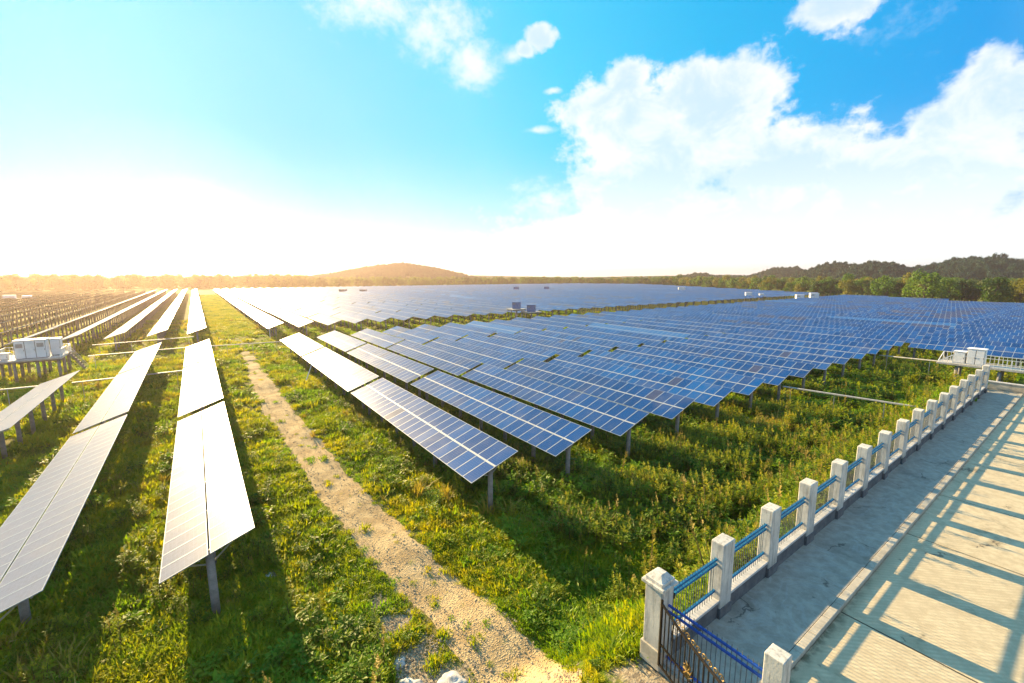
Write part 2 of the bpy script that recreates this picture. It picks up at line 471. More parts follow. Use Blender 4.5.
# ------------------------------------------------------------------ road, sidewalk, kerb
def concrete_mat(name, c1, c2, stain, groove=False):
    m, N, out = new_mat(name)
    p = N.n('ShaderNodeNewGeometry').outputs['Position']
    a = N.noise(p, .55, 7, .65, .6); b_ = N.noise(p, 3.2, 6, .65); c_ = N.noise(p, 30, 3, .6)
    col = N.mix(N.sstep(b_, .3, .7), c1, c2)
    col = N.mix(N.math('MULTIPLY', N.sstep(a, .52, .72), .75), col, stain)
    sw = N.noise(p, .42, 4, .5, 2.0)
    h = N.math('MULTIPLY_ADD', b_, .35, N.math('MULTIPLY', c_, .2))
    if groove:
        mp = N.n('ShaderNodeMapping'); N.link(p, mp.inputs[0]); mp.inputs['Rotation'].default_value = (0, 0, rad(-45))
        wv = N.n('ShaderNodeTexWave'); wv.bands_direction = 'X'
        N.link(mp.outputs[0], wv.inputs[0]); wv.inputs['Scale'].default_value = 2.2
        wv.inputs['Distortion'].default_value = .25; wv.inputs['Detail'].default_value = 2
        wf = N.math('MULTIPLY', wv.outputs['Fac'], N.math('MULTIPLY', N.sstep(b_, .3, .6), N.sstep(N.noise(p, .16, 3, .5), .38, .6)))
        h = N.math('ADD', N.math('MULTIPLY', wf, .30), h)
        col = N.mix(N.math('MULTIPLY', wf, .26), col, (.26, .21, .13))
    else:
        ln = N.sstep(N.math('ABSOLUTE', N.math('SUBTRACT', sw, .5)), .035, .0)
        col = N.mix(N.math('MULTIPLY', ln, .22), col, (.46, .47, .44))
    vo = N.n('ShaderNodeTexVoronoi'); vo.feature = 'DISTANCE_TO_EDGE'; vo.inputs['Scale'].default_value = .28
    wp = N.n('ShaderNodeVectorMath', operation='ADD'); N.link(p, wp.inputs[0])
    nv = N.n('ShaderNodeTexNoise'); N.link(p, nv.inputs['Vector']); nv.inputs['Scale'].default_value = 1.6; nv.inputs['Detail'].default_value = 6
    N.link(nv.outputs['Color'], wp.inputs[1]); N.link(wp.outputs[0], vo.inputs['Vector'])
    crack = N.math('MULTIPLY', N.sstep(vo.outputs['Distance'], .010, .002), N.sstep(a, .52, .60))
    col = N.mix(N.math('MULTIPLY', crack, .75), col, (.06, .055, .045))
    blot = N.sstep(N.noise(p, 1.3, 7, .7, .8), .58, .70)
    col = N.mix(N.math('MULTIPLY', blot, .22), col, stain)
    moss = N.math('MULTIPLY', N.sstep(N.noise(p, 2.2, 6, .7), .50, .66), N.sstep(a, .50, .62))
    sy = N.n('ShaderNodeSeparateXYZ'); N.link(p, sy.inputs[0])
    gut = N.math('MULTIPLY', N.sstep(sy.outputs[1], 3.55, 3.92), N.math('MULTIPLY', N.sstep(sy.outputs[0], 24.0, 12.0), N.sstep(b_, .35, .6)))
    moss = N.math('MAXIMUM', N.math('MULTIPLY', moss, .35), gut) if groove else N.math('MULTIPLY', moss, .25)
    col = N.mix(N.math('MULTIPLY', moss, .85), col, (.06, .06, .025))
    b = principled(N, out, col, .82, 0, .3)
    bump(N, b, h, .4, .02)
    return m
M['road'] = concrete_mat('road_concrete', (.49, .395, .245), (.66, .545, .345), (.35, .275, .165), True)
M['walk'] = concrete_mat('sidewalk_concrete', (.29, .265, .21), (.41, .375, .30), (.21, .195, .16))
M['joint'] = weathered('joint_tar', (.012, .012, .012), (.035, .032, .028), 8, .9)
def slab(name, x0, x1, y0, y1, z0, z1, mat, bevel=0):
    mb = MB(); mb.box(((x0 + x1) / 2, (y0 + y1) / 2, (z0 + z1) / 2), (x1 - x0, y1 - y0, z1 - z0))
    o = mb.build(name, mat, bevel=bevel); tag(o, kind='structure'); return o
mb = MB()
jx = [8.3, 15.55, 22.75, 28.2, 34.4, 40.6, 46.8, 53.0, 59.0, 66]
for a, b in zip(jx[:-1], jx[1:]):
    mb.box(((a + b) / 2, -1.93, ROADZ - .15), (b - a - .06, 11.75, .3))
road = mb.build('road', M['road'], bevel=.012); tag(road, kind='structure')
slab('road_joint', 8.3, 66, -7.8, 3.93, ROADZ - .3, ROADZ - .02, M['joint'])
slab('sidewalk', 9.2, 58.0, 4.18, 6.34, PAVZ - .4, PAVZ, M['walk'])
mb = MB(); rr = random.Random(9); x = 9.75
while x < 58:
    l = min(rr.uniform(.95, 1.05), 58 - x)
    mb.box((x + l / 2, 4.06, PAVZ - .135 + rr.uniform(-.006, .006)), (l - .012, .22, .28))
    x += l
kerb = mb.build('kerb', M['kerb'], bevel=.018); tag(kerb, kind='structure')

# ------------------------------------------------------------------ solar tables
TILT = rad(19.0)
LOWZ = 2.5
MW, ML, CG = .99, 1.65, .07            # module width, length, middle gap
SLOPE = 2 * ML + CG
ct, st_ = math.cos(TILT), math.sin(TILT)
def on_slope(s, y, n=0.0):            # s along the slope from the low edge, n above the panel plane
    return (s * ct - n * st_, y, LOWZ + s * st_ + n * ct)
def add_uv_tint(me, uvs, tints):
    ul = me.uv_layers.new(name='UVMap'); ul.data.foreach_set('uv', np.asarray(uvs, np.float32).ravel())
    at = me.attributes.new('tint', 'FLOAT', 'FACE'); at.data.foreach_set('value', np.asarray(tints, np.float32))
def module_mesh(tint):
    mb = MB(); w, l, t, fr = MW, ML, .035, .032
    z0, z1, zg = 0, t, t - .006
    O = [(-w / 2, -l / 2), (w / 2, -l / 2), (w / 2, l / 2), (-w / 2, l / 2)]
    I = [(-w / 2 + fr, -l / 2 + fr), (w / 2 - fr, -l / 2 + fr), (w / 2 - fr, l / 2 - fr), (-w / 2 + fr, l / 2 - fr)]
    for k in range(4):
        j = (k + 1) % 4
        mb.face([(*O[k], z1), (*O[j], z1), (*I[j], z1), (*I[k], z1)], 1)
        mb.face([(*O[k], z0), (*O[j], z0), (*O[j], z1), (*O[k], z1)], 1)
        mb.face([(*I[k], z1), (*I[j], z1), (*I[j], zg), (*I[k], zg)], 1)
    mb.face([(*I[0], zg), (*I[1], zg), (*I[2], zg), (*I[3], zg)], 0)
    mb.face([(*O[3], z0), (*O[2], z0), (*O[1], z0), (*O[0], z0)], 2)
    me = mb.mesh('solar_module', [M['cells'], M['alu'], M['backsheet']])
    uvs = [(0, 0)] * (4 * 12) + [(0, 0), (1, 0), (1, 1), (0, 1)] + [(0, 0)] * 4
    add_uv_tint(me, uvs, [tint] * len(mb.f))
    return me
MODT = [.1, .25, .4, .5, .62, .74, .86, .97]
MODS = [module_mesh(t) for t in MODT]
MODS_D = [module_mesh(t) for t in (1.3, 1.5)]  # modules for left tables, with sun glare painted into the cell colour
def pile_ys(n):
    k = max(2, int(round(n / 3.8)) + 1)
    L = n * 1.0
    return [.55 + (L - 1.1) * i / (k - 1) for i in range(k)]
PMID = SLOPE / 2
def add_array(mb, n, x0, y0, rng, back=True, dust_glare=False, uvs=None, tints=None):
    """panel plane of n x 2 modules with cells, frames and the pale middle strip, appended to mb"""
    base = rng.random() * .25
    spec = rng.random()
    def q(s0, s1, a, b, nz, mi, uv=None, tint=0):
        pts = [on_slope(s0, a, nz), on_slope(s1, a, nz), on_slope(s1, b, nz), on_slope(s0, b, nz)]
        mb.face([(p[0] + x0, p[1] + y0, p[2]) for p in pts], mi)
        uvs.extend(uv or [(0, 0)] * 4); tints.append(tint)
    run = 0
    for i in range(n):
        for j in range(2):
            s0 = j * (ML + CG)
            t = base + rng.random() * .5
            if dust_glare: t = .85 + rng.random() * .05 if dust_glare < 2 else 1.3 + rng.random() * .2  # plain flag: real dust; higher value: sun glare painted on left tables
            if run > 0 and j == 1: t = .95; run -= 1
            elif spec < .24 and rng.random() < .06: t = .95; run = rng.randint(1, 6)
            q(s0 + .03, s0 + ML - .03, i + .035, i + .965, .004, 0, [(0, 0), (0, 1), (1, 1), (1, 0)], t)
    L = n
    q(0, SLOPE, 0, L, 0.0, 1)
    q(ML - .005, ML + CG + .005, 0, L, .008, 2 if dust_glare == 2 else 3)
    # underside and edges
    for (a, b, c, d) in (((0, 0, -.035), (0, L, -.035), (SLOPE, L, -.035), (SLOPE, 0, -.035)),):
        mb.face([tuple(np.add(on_slope(*p), (x0, y0, 0))) for p in (a, b, c, d)], 2); uvs.extend([(0, 0)] * 4); tints.append(0)
    for (a, b) in (((0, 0), (SLOPE, 0)), ((SLOPE, 0), (SLOPE, L)), ((SLOPE, L), (0, L)), ((0, L), (0, 0))):
        mb.face([tuple(np.add(on_slope(p[0], p[1], nz), (x0, y0, 0))) for p, nz in ((a, -.035), (b, -.035), (b, 0), (a, 0))], 1)
        uvs.extend([(0, 0)] * 4); tints.append(0)
ARR = [M['cells'], M['alu'], M['backsheet'], M['tray']]
def pile_into(mb, x, y, zg, top, mi=0, n=10):
    mb.tube([(x, y, zg - .3), (x, y, top)], .15, n, mi)
PTOP = LOWZ + PMID * st_ - .20
def pile_mesh(n=12):
    mb = MB(); mb.tube([(0, 0, -.5), (0, 0, PTOP)], .15, n); mb.box((0, 0, PTOP + .006), (.36, .36, .012), 1)
    return mb.mesh('pile', [M['pile'], M['galv']], True)
def rafter_mesh():
    mb = MB()
    mb.bar(on_slope(.25, 0, -.145), on_slope(SLOPE - .25, 0, -.145), .06, .10)
    mb.bar((PMID * ct, 0, PTOP - .55), on_slope(.75, 0, -.2), .05)
    mb.bar((PMID * ct, 0, PTOP - .55), on_slope(SLOPE - .75, 0, -.2), .05)
    return mb.mesh('rafter', M['galv'])
PILE, PILE6, RAFTER = pile_mesh(14), pile_mesh(8), rafter_mesh()
def purlin_mesh(n):
    mb = MB(); mb.bar((0, .04, 0), (0, n - .04, 0), .05, .06); return mb.mesh('purlin', M['galv'])
def strip_mesh(n):
    mb = MB(); mb.box((0, n / 2, 0), (CG + .0, n - .02, .012)); return mb.mesh('middle_strip', M['tray'])
CACHE = {}
def cached(key, fn):
    if key not in CACHE: CACHE[key] = fn()
    return CACHE[key]
ROT_S = Matrix.Rotation(-TILT, 4, 'Y')       # tilts +X upward
def solar_table_near(x, y, n, rng):
    root = empty('solar_table', (x, y, 0))
    spec = rng.random(); base = rng.random() * .3
    for j in range(2):
        for i in range(n):
            t = base + rng.random() * .45
            if rng.random() < .012: t = .97
            k = min(range(len(MODT)), key=lambda q: abs(MODT[q] - t))
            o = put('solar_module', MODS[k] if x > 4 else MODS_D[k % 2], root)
            sc = j * (ML + CG) + ML / 2
            p = on_slope(sc, i + .5, -.035)
            o.location = p
            # module local x = along the row, local y = up the slope
            jit = Matrix.Rotation(rad(rng.gauss(0, .10)), 4, 'X') @ Matrix.Rotation(rad(rng.gauss(0, .10)), 4, 'Y')
            o.matrix_local = Matrix.Translation(p) @ ROT_S @ Matrix(((0, 1, 0, 0), (-1, 0, 0, 0), (0, 0, 1, 0), (0, 0, 0, 1))).inverted() @ Matrix.Identity(4) @ jit
    if x > 4:
        ms = put('middle_strip', cached(('strip', n), lambda: strip_mesh(n)), root)
        ms.matrix_local = Matrix.Translation(on_slope(PMID, 0, .004)) @ ROT_S
    for s in (.35, 1.3, 2.1, 3.05):
        o = put('purlin', cached(('purlin', n), lambda: purlin_mesh(n)), root)
        o.matrix_local = Matrix.Translation(on_slope(s, 0, -.068)) @ ROT_S
    for py in pile_ys(n):
        zg = float(ground_h(x + PMID * ct, y + py))
        put('pile', PILE, root, (PMID * ct, py, 0))
        put('rafter', RAFTER, root, (0, py, 0))
    return root
def array_variant(n, v, dust_glare):
    rng = random.Random(100 + v * 7 + n)
    mb = MB(); uvs, tints = [], []
    add_array(mb, n, 0, 0, rng, True, dust_glare, uvs, tints)
    me = mb.mesh('panel_array', ARR); add_uv_tint(me, uvs, tints); return me
def frame_variant(n):
    mb = MB()
    for s in (.35, 1.3, 2.1, 3.05):
        mb.bar(on_slope(s, .04, -.068), on_slope(s, n - .04, -.068), .05, .06)
    for py in pile_ys(n):
        mb.bar(on_slope(.25, py, -.145), on_slope(SLOPE - .25, py, -.145), .06, .10)
    return mb.mesh('support_frame', M['galv'])
def solar_table_mid(x, y, n, rng):
    root = empty('solar_table', (x, y, 0))
    dust_glare = rng.random() < .06 if x > 4 else 2
    v = rng.randrange(6)
    put('panel_array', cached(('arr', n, v, dust_glare), lambda: array_variant(n, v, dust_glare)), root)
    put('support_frame', cached(('frm', n), lambda: frame_variant(n)), root)
    for py in pile_ys(n):
        put('pile', PILE6, root, (PMID * ct, py, 0))
    return root
def far_variant(n, v, dust_glare):
    rng = random.Random(900 + v * 7 + n)
    mb = MB(); uvs, tints = [], []
    add_array(mb, n, 0, 0, rng, True, dust_glare, uvs, tints)
    f0 = len(mb.f)
    for py in pile_ys(n):
        pile_into(mb, PMID * ct, py, 0, PTOP, 4, 6)
    for f in mb.f[f0:]:
        uvs.extend([(0, 0)] * len(f)); tints.append(0)
    me = mb.mesh('solar_table', ARR + [M['pile']]); add_uv_tint(me, uvs, tints); return me
def solar_table_far(x, y, n, rng):
    v = rng.randrange(6); dust_glare = rng.random() < .05 if x > 4 else 2
    return put('solar_table', cached(('far', n, v, dust_glare), lambda: far_variant(n, v, dust_glare)), None, (x, y, 0))

PITCH = 6.13
ORD = ['first', 'second', 'third', 'fourth', 'fifth', 'sixth', 'seventh', 'eighth', 'ninth', 'tenth', 'eleventh', 'twelfth', 'thirteenth', 'fourteenth', 'fifteenth', 'sixteenth']
SEGS = [(19.6, 23), (43.4, 23), (67.2, 19)]
tables = []                                   # x, y, n, side, row, seg, block
for r in range(0, 60):
    x = 11.35 + PITCH * r
    for s, (y0, n) in enumerate(SEGS + ([(-4.2, 23), (-28.0, 23)] if r >= 13 else [])):
        if x > 236 + .62 * max(y0, 10): continue
        tables.append((x, y0, n, 'right', r, s, 1))
for r in range(0, 4):
    x = -2.05 - PITCH * r
    for s, (y0, n) in enumerate(SEGS):
        if r >= 2 and s == 2: continue
        if r >= 3 and s == 0: continue
        tables.append((x, y0, n, 'left', r, s, 1))
for r in range(0, 75):
    x = 11.9 + PITCH * r
    for s in range(14):
        y0 = 106.3 + s * 23.8
        if x > 236 + .62 * y0: continue
        tables.append((x, y0, 23, 'right', r, s, 2))
for r in range(0, 22):
    x = -2.05 - PITCH * r
    for s in range(14):
        y0 = 106.3 + s * 23.8
        if x < -(y0 + 24) * .25 - 7: continue
        tables.append((x, y0, 23, 'left', r, s, 2))
def in_view(t):
    c = Vector((t[0] + 1.6, t[1] + t[2] / 2, 2.5 - CAMZ))
    px = c.dot(Vector(r_)) / max(c.dot(Vector(f_)), 1e-3)
    return abs(px) < 1.30
tables = [t for t in tables if in_view(t)]
tables.sort(key=lambda t: math.hypot(t[0] + 1.6, t[1] + t[2] / 2))
INDIV = 292
rng = random.Random(21)
NWORD = ['nearest', 'middle', 'far']
used_labels = set()
def table_label(t):
    x, y0, n, side, r, s, blk = t
    if side == 'right' and blk == 1 and r < 12:
        look = 'blue solar table' if s == 0 else ('glinting solar table' if r < 5 else 'blue solar table')
        where = ['at the fence end of the', 'in the middle of the', 'at the aisle end of the'][s]
        return f'{look} {where} {ORD[r]} row right of the dirt track'
    if side == 'left' and blk == 1:
        where = ['at the near end of the', 'midway along the' if r < 2 else 'by the inverter platform in the', 'at the aisle end of the'][s]
        return f'white solar table {where} {ORD[r]} row left of the track'
    if side == 'right' and blk == 2 and r < 8 and s < 2:
        return f'white solar table {ORD[s]} beyond the cross aisle in the {ORD[r]} row right of the track'
    if side == 'left' and blk == 2 and r < 5 and s < 2:
        look = 'white solar table' if r < 3 else 'backlit solar table'
        return f'{look} {ORD[s]} past the aisle, {ORD[r]} row left of track'
    if side == 'left':
        return 'backlit solar table on dark piles deep in the left field'
    if blk == 1:
        return 'deep blue solar table far to the right before the cross aisle'
    return 'pale blue distant solar table in the field beyond the cross aisle'
for i, t in enumerate(tables[:INDIV]):
    d = math.hypot(t[0] + 1.6, t[1] + t[2] / 2)
    if i < 22: o = solar_table_near(t[0], t[1], t[2], rng)
    elif i < 110: o = solar_table_mid(t[0], t[1], t[2], rng)
    else: o = solar_table_far(t[0], t[1], t[2], rng)
    o.location.z += rng.gauss(0, .035); o.rotation_euler = (rad(rng.gauss(0, .12)), rad(rng.gauss(0, .45)), 0)
    tag(o, table_label(t), 'solar table', 'rows of tilted solar tables')
# the remaining few hundred tables on the far side of the field
mb = MB(); uvs, tints = [], []
for t in tables[INDIV:]:
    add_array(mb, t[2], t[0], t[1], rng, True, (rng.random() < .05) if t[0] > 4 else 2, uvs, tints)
    f0 = len(mb.f)
    if t[3] == 'left' or t[5] < 3:
        for py in pile_ys(t[2]):
            pile_into(mb, t[0] + PMID * ct, t[1] + py, 0, PTOP, 4, 5)
    for f in mb.f[f0:]:
        uvs.extend([(0, 0)] * len(f)); tints.append(0)
if mb.f:
    me = mb.mesh('distant_solar_tables', ARR + [M['pile']]); add_uv_tint(me, uvs, tints)
    o = put('distant_solar_tables', me)
    tag(o, 'hazy mass of solar tables filling the far side of the field', 'solar tables', 'rows of tilted solar tables', 'stuff')

# ------------------------------------------------------------------ fence, gate
def build_fence():
    root = empty('concrete_fence', (9.4, 6.15, PAVZ))
    tag(root, 'long low fence of square concrete pillars with blue rails along the sidewalk', 'fence')
    rx = lambda x: x - 9.4
    xs = [12.32 + 3.12 * k for k in range(15)]
    W, D, H = .63, .42, 2.42
    def pillar_mesh():
        mb = MB(); mb.box((0, 0, H / 2 + .15), (W, D, H - .3)); return mb.mesh('pillar', M['pillar'])
    def base_mesh():
        mb = MB(); mb.box((0, 0, .12), (W + .06, D + .06, .44)); return mb.mesh('pillar_base', M['pillar_base'])
    pm, bm = pillar_mesh(), base_mesh(); rf = random.Random(8)
    for x in xs:
        p = put('pillar', pm, root, (rx(x), 0, rf.uniform(-.03, .03)), .03); p.rotation_euler = (rad(rf.gauss(0, .5)), rad(rf.gauss(0, .5)), rad(rf.gauss(0, .8)))
        put('pillar_base', bm, p, (0, 0, 0), .015)
    def bay(x0, x1):
        l = x1 - x0
        mb = MB(); mb.box((rx((x0 + x1) / 2), 0, .24), (l, .30, .53)); w = mb.build('plinth_wall', M['pillar_base'], root)
        mb = MB(); mb.box((rx((x0 + x1) / 2), 0, .545), (l, .36, .08)); mb.build('coping', M['wall_top'], w, bevel=.01)
        mb = MB()
        for z in (.82, 1.71, 1.86):
            mb.bar((rx(x0) - .02, 0, z), (rx(x1) + .02, 0, z), .06, .075)
        rl = mb.build('rail', M['blue'], root)
        mb = MB(); n = int(l / .125)
        for i in range(1, n):
            mb.tube([(rx(x0) + l * i / n, 0, .58), (rx(x0) + l * i / n, 0, 1.98)], .009, 6)
        mb.build('baluster', M['bar'], rl)
    prev = 9.72
    for x in xs:
        bay(prev, x - W / 2); prev = x + W / 2
    # terminal pillar beside the end wall
    return root
build_fence()
def build_gate_pillar():
    root = empty('gate_pillar', (9.42, 6.3, PAVZ))
    tag(root, 'thick white gate pillar with a stepped cap where the fence begins', 'pillar')
    mb = MB(); mb.box((0, 0, 1.05), (.52, .52, 2.1)); mb.build('shaft', M['pillar'], root, bevel=.02)
    mb = MB(); mb.box((0, 0, .12), (.62, .62, .56)); mb.build('plinth', M['kerb'], root, bevel=.02)
    mb = MB()
    mb.box((0, 0, 2.13), (.57, .57, .06)); mb.box((0, 0, 2.205), (.68, .68, .09)); mb.box((0, 0, 2.30), (.54, .54, .1))
    i = len(mb.v)
    for s, z in ((.24, 2.35), (.12, 2.49)):
        mb.v += [(-s, -s, z), (s, -s, z), (s, s, z), (-s, s, z)]
    for k in range(4):
        j = (k + 1) % 4; mb.f.append((i + k, i + j, i + 4 + j, i + 4 + k)); mb.m.append(0)
    mb.f.append((i + 4, i + 5, i + 6, i + 7)); mb.m.append(0)
    mb.build('cap', M['pillar'], root, bevel=.012)
    mb = MB(); mb.box((.33, -.2, 1.75), (.06, .1, .14)); mb.box((.33, -.2, .6), (.06, .1, .14)); mb.build('hinge_bracket', M['bronze'], root)
build_gate_pillar()
def build_side():
    p = empty('square_pillar', (9.44, 3.36, PAVZ))
    tag(p, 'plain square concrete pillar by the kerb at the near end of the sidewalk', 'pillar')
    mb = MB(); mb.box((0, 0, 1.05), (.40, .40, 2.5)); mb.build('shaft', M['pillar'], p, bevel=.02)
    mb = MB(); mb.box((0, 0, .1), (.54, .54, .5)); mb.build('plinth', M['pillar_base'], p, bevel=.015)
    root = empty('blue_railing', (9.42, 4.8, PAVZ))
    tag(root, 'bright blue railing across the sidewalk between gate pillar and square pillar', 'railing')
    y0, y1 = 6.0 - 4.8, 3.59 - 4.8
    mb = MB()
    for z in (1.50, 1.68): mb.bar((0, y0, z), (0, y1, z), .05, .055)
    mb.bar((0, y0, .16), (0, y1, .16), .05, .055)
    mb.build('rail', weathered('bright_blue_rail', (.012, .06, .30), (.02, .09, .42), 5, .4), root)
    mb = MB()
    for i in range(1, 20):
        y = y0 + (y1 - y0) * i / 20; mb.tube([(0, y, .03), (0, y, 1.80)], .009, 6)
    mb.build('baluster', M['bar'], root)
    mb = MB(); mb.box((0, 0, .03), (.2, 2.4, .1)); mb.build('sill', M['wall_top'], root)
    # bronze gate leaf standing open
    a, b = Vector((9.12, 6.0, 0)), Vector((8.45, 3.95, 0)); L = (b - a).length
    rz = math.atan2(b.y - a.y, b.x - a.x)
    g = empty('bronze_gate', (a.x, a.y, PAVZ - .05), rz)
    tag(g, 'dark bronze gate leaf with golden scrolls standing open at the gate pillar', 'gate')
    top = lambda t: 1.92 - .30 * math.sin(t * math.pi / 2) ** .8
    mb = MB()
    for t in np.linspace(0, 1, 15):
        x = t * L; edge = t < .01 or t > .99
        mb.bar((x, 0, .10), (x, 0, top(t) + (.10 if edge else -.0)), .05 if edge else .024)
    mb.build('bar', M['bronze'], g)
    mb = MB()
    for z in (.14, .75): mb.bar((0, 0, z), (L, 0, z), .035, .05)
    pts = [(t * L, 0, top(t)) for t in np.linspace(0, 1, 13)]
    mb.tube(pts, .035, 8)
    mb.build('frame', M['bronze'], g)
    mb = MB()
    def scroll(x, z, r, flip):
        P = [(x + flip * r * math.cos(q) * (1 - q / 9), 0, z + r * math.sin(q) * (1 - q / 9)) for q in np.linspace(0, 7.2, 18)]
        mb.tube(P, .014, 5)
    for i, t in enumerate(np.linspace(.3, .96, 9)):
        scroll(t * L, top(t) + .13, .085, 1 if i % 2 else -1)
    mb.build('scroll', M['gold'], g)
    mb = MB(); cx, cz = .5 * L, .98
    for q in range(8):
        t = q * math.pi / 4
        mb.tube([(cx, -.02, cz), (cx + .12 * math.cos(t), -.03, cz + .17 * math.sin(t)), (cx + .16 * math.cos(t + .5), -.02, cz + .24 * math.sin(t + .5))], [.035, .03, .008], 6)
    mb.build('emblem', M['gold'], g)
build_side()
def build_end_wall():
    root = empty('end_wall', (58.3, -1, PAVZ))
    tag(root, 'low grey concrete wall closing the far end of the sidewalk', 'wall')
    mb = MB(); mb.box((0, 0, .2), (.3, 14.8, .9)); mb.build('wall_body', M['kerb'], root)
    mb = MB(); mb.box((0, 0, .69), (.42, 14.9, .09)); mb.build('coping', M['wall_top'], root, bevel=.01)
build_end_wall()

# ------------------------------------------------------------------ inverter platforms, cabinets, trays
def railing(parent, pts, h=1.05, mat=None, step=.34):
    """open balustrade along a polyline"""
    mat = mat or M['white']
    mb = MB()
    for a, b in zip(pts[:-1], pts[1:]):
        a, b = Vector(a), Vector(b); L = (b - a).length; n = max(1, int(L / step))
        for z in (.12, h): mb.bar(a + Vector((0, 0, z)), b + Vector((0, 0, z)), .05)
        for i in range(n + 1):
            p = a + (b - a) * i / n
            w = .07 if i % 7 == 0 else .035
            mb.bar(p, p + Vector((0, 0, h)), w)
    return mb.build('railing', mat, parent)
def platform(name, loc, sx, sy, top, label, piles, stairs=None, rails=(), mat=None):
    root = empty(name, (loc[0], loc[1], 0))
    tag(root, label, 'platform', 'raised inverter platforms')
    mb = MB(); mb.box((0, 0, top - .11), (sx, sy, .22)); mb.build('deck', mat or M['deck'], root, bevel=.02)
    mb = MB()
    for s in (-1, 1): mb.bar((-sx / 2 + .1, s * sy * .36, top - .36), (sx / 2 - .1, s * sy * .36, top - .36), .2, .28)
    mb.build('beam', M['pile'], root)
    pm = MB(); pm.tube([(0, 0, -.4), (0, 0, top - .4)], .17, 12); pm = pm.mesh('pile', M['pile'], True)
    for (px, py) in piles: put('pile', pm, root, (px, py, 0))
    if stairs:
        (x0, y0), (x1, y1), w = stairs
        mb = MB(); n = 9; d = Vector((x1 - x0, y1 - y0, 0)); q = d.normalized(); side = Vector((-q.y, q.x, 0)) * w / 2
        for i in range(n):
            p = Vector((x0, y0, top)) + d * (i + .5) / n - Vector((0, 0, top * (i + .5) / n))
            mb.box(p, (.34 if abs(q.x) > .5 else w, w if abs(q.x) > .5 else .34, .05))
        for s in (-1, 1):
            a = Vector((x0, y0, top)) + side * s; b = Vector((x1, y1, 0)) + side * s
            mb.bar(a, b, .06, .2)
        mb.build('staircase', M['pile'], root)
        for s in (-1, 1):
            a = Vector((x0, y0, top)) + side * s; b = Vector((x1, y1, 0)) + side * s
            railing(root, [a, b], .95, M['galv'], .8)
    for r in rails: railing(root, r)
    return root
def cabinet(loc, size, rz, label, doors=3, body='white', roof='roofw', vents=True, group='equipment cabinets', name='inverter_cabinet'):
    """steel cabinet: doors on the local -Y side"""
    root = empty(name, loc, rz)
    tag(root, label, 'cabinet', group)
    sx, sy, sz = size
    mb = MB(); mb.box((0, 0, sz / 2 + .04), (sx, sy, sz - .08)); mb.build('body', M[body], root, bevel=.02)
    mb = MB(); mb.box((0, 0, sz + .045), (sx + .16, sy + .16, .09)); mb.build('roof', M[roof], root, bevel=.02)
    w = sx / doors
    for i in range(doors):
        x = -sx / 2 + w * (i + .5)
        mb = MB(); mb.box((x, -sy / 2 - .02, sz * .5), (w - .08, .04, sz - .28)); d = mb.build('door', M[body], root, bevel=.01)
        mb = MB(); mb.box((x + w * .38, -sy / 2 - .06, sz * .48), (.04, .05, .22)); mb.build('handle', M['vent'], d)
        if vents and i != doors // 2:
            mb = MB()
            for k in range(7): mb.box((x, -sy / 2 - .055, sz * .64 + k * .075), (w * .66, .03, .05))
            mb.build('louvre', M['vent'], d)
    mb = MB()
    for i in range(doors + 1): mb.box((-sx / 2 + w * i + (.03 if i == 0 else -.03 if i == doors else 0), -sy / 2 - .012, sz * .5), (.06, .03, sz - .2))
    mb.build('door_frame', M['vent'], root)
    mb = MB(); mb.box((0, 0, .02), (sx - .1, sy - .1, .12)); mb.build('base', M['vent'], root)
    return root
# left platform
TOPL = 3.0
platform('inverter_platform', (-18.7, 85.6), 6.6, 6.6, TOPL, 'raised platform on dark piles among the rows left of the track',
         [(px, py) for px in (-3, -1.2, .9, 2.9) for py in (-2.8, 0, 2.8)],
         ((3.3, 1.4), (5.0, 1.4), .8),
         [[(-3.2, -3.2, TOPL), (-1.2, -3.2, TOPL)], [(2.2, -3.2, TOPL), (3.2, -3.2, TOPL), (3.2, .8, TOPL)], [(3.2, 2.0, TOPL), (3.2, 3.2, TOPL), (-3.2, 3.2, TOPL)], [(-3.2, -3.2, TOPL), (-3.2, 3.2, TOPL)]])
cabinet((-18.35, 84.2, TOPL), (2.9, 1.9, 2.4), rad(0), 'large white three door cabinet on the platform left of the track', 3)
cabinet((-16.3, 85.6, TOPL), (1.0, 1.4, 2.25), rad(0), 'narrow white cabinet just behind the large three door cabinet', 1, vents=False)
cabinet((-20.9, 84.0, TOPL), (.7, .7, .8), 0, 'small white junction box left of the large three door cabinet', 1, vents=False)
# right platform, beyond the end of the fence
platform('inverter_platform', (76.6, 5.6), 3.0, 14.0, TOPL, 'raised pale platform with white balustrade beyond the far end of the fence',
         [(px, py) for px in (-1.1, 1.1) for py in (-6, -2.2, 1.6, 5.2)], None,
         [[(-1.4, 5.6, TOPL), (-1.4, -6.9, TOPL)], [(1.4, 6.9, TOPL), (1.4, -6.9, TOPL)]], M['deck'])
def sloped_rail():
    o = [q for q in COL.objects if q.name.startswith('inverter_platform')][-1]
    mb = MB()
    mb.bar((-1.4, 5.6, TOPL + 1.05), (-1.4, 6.9, TOPL + .1), .06, .10)
    mb.bar((1.4, 6.9, TOPL + 1.05), (-1.3, 6.9, TOPL + .1), .06, .10)
    for k in range(6):
        f = k / 6; mb.bar((-1.4, 5.6 + 1.3 * f, TOPL), (-1.4, 5.6 + 1.3 * f, TOPL + 1.05 - .95 * f), .04)
    mb.build('sloping_rail', M['white'], o)
sloped_rail()
cabinet((76.4, 9.35, TOPL), (1.5, 1.3, 1.9), rad(-90), 'white steel cabinet with overhanging roof on the pale platform past the fence', 2, vents=False)
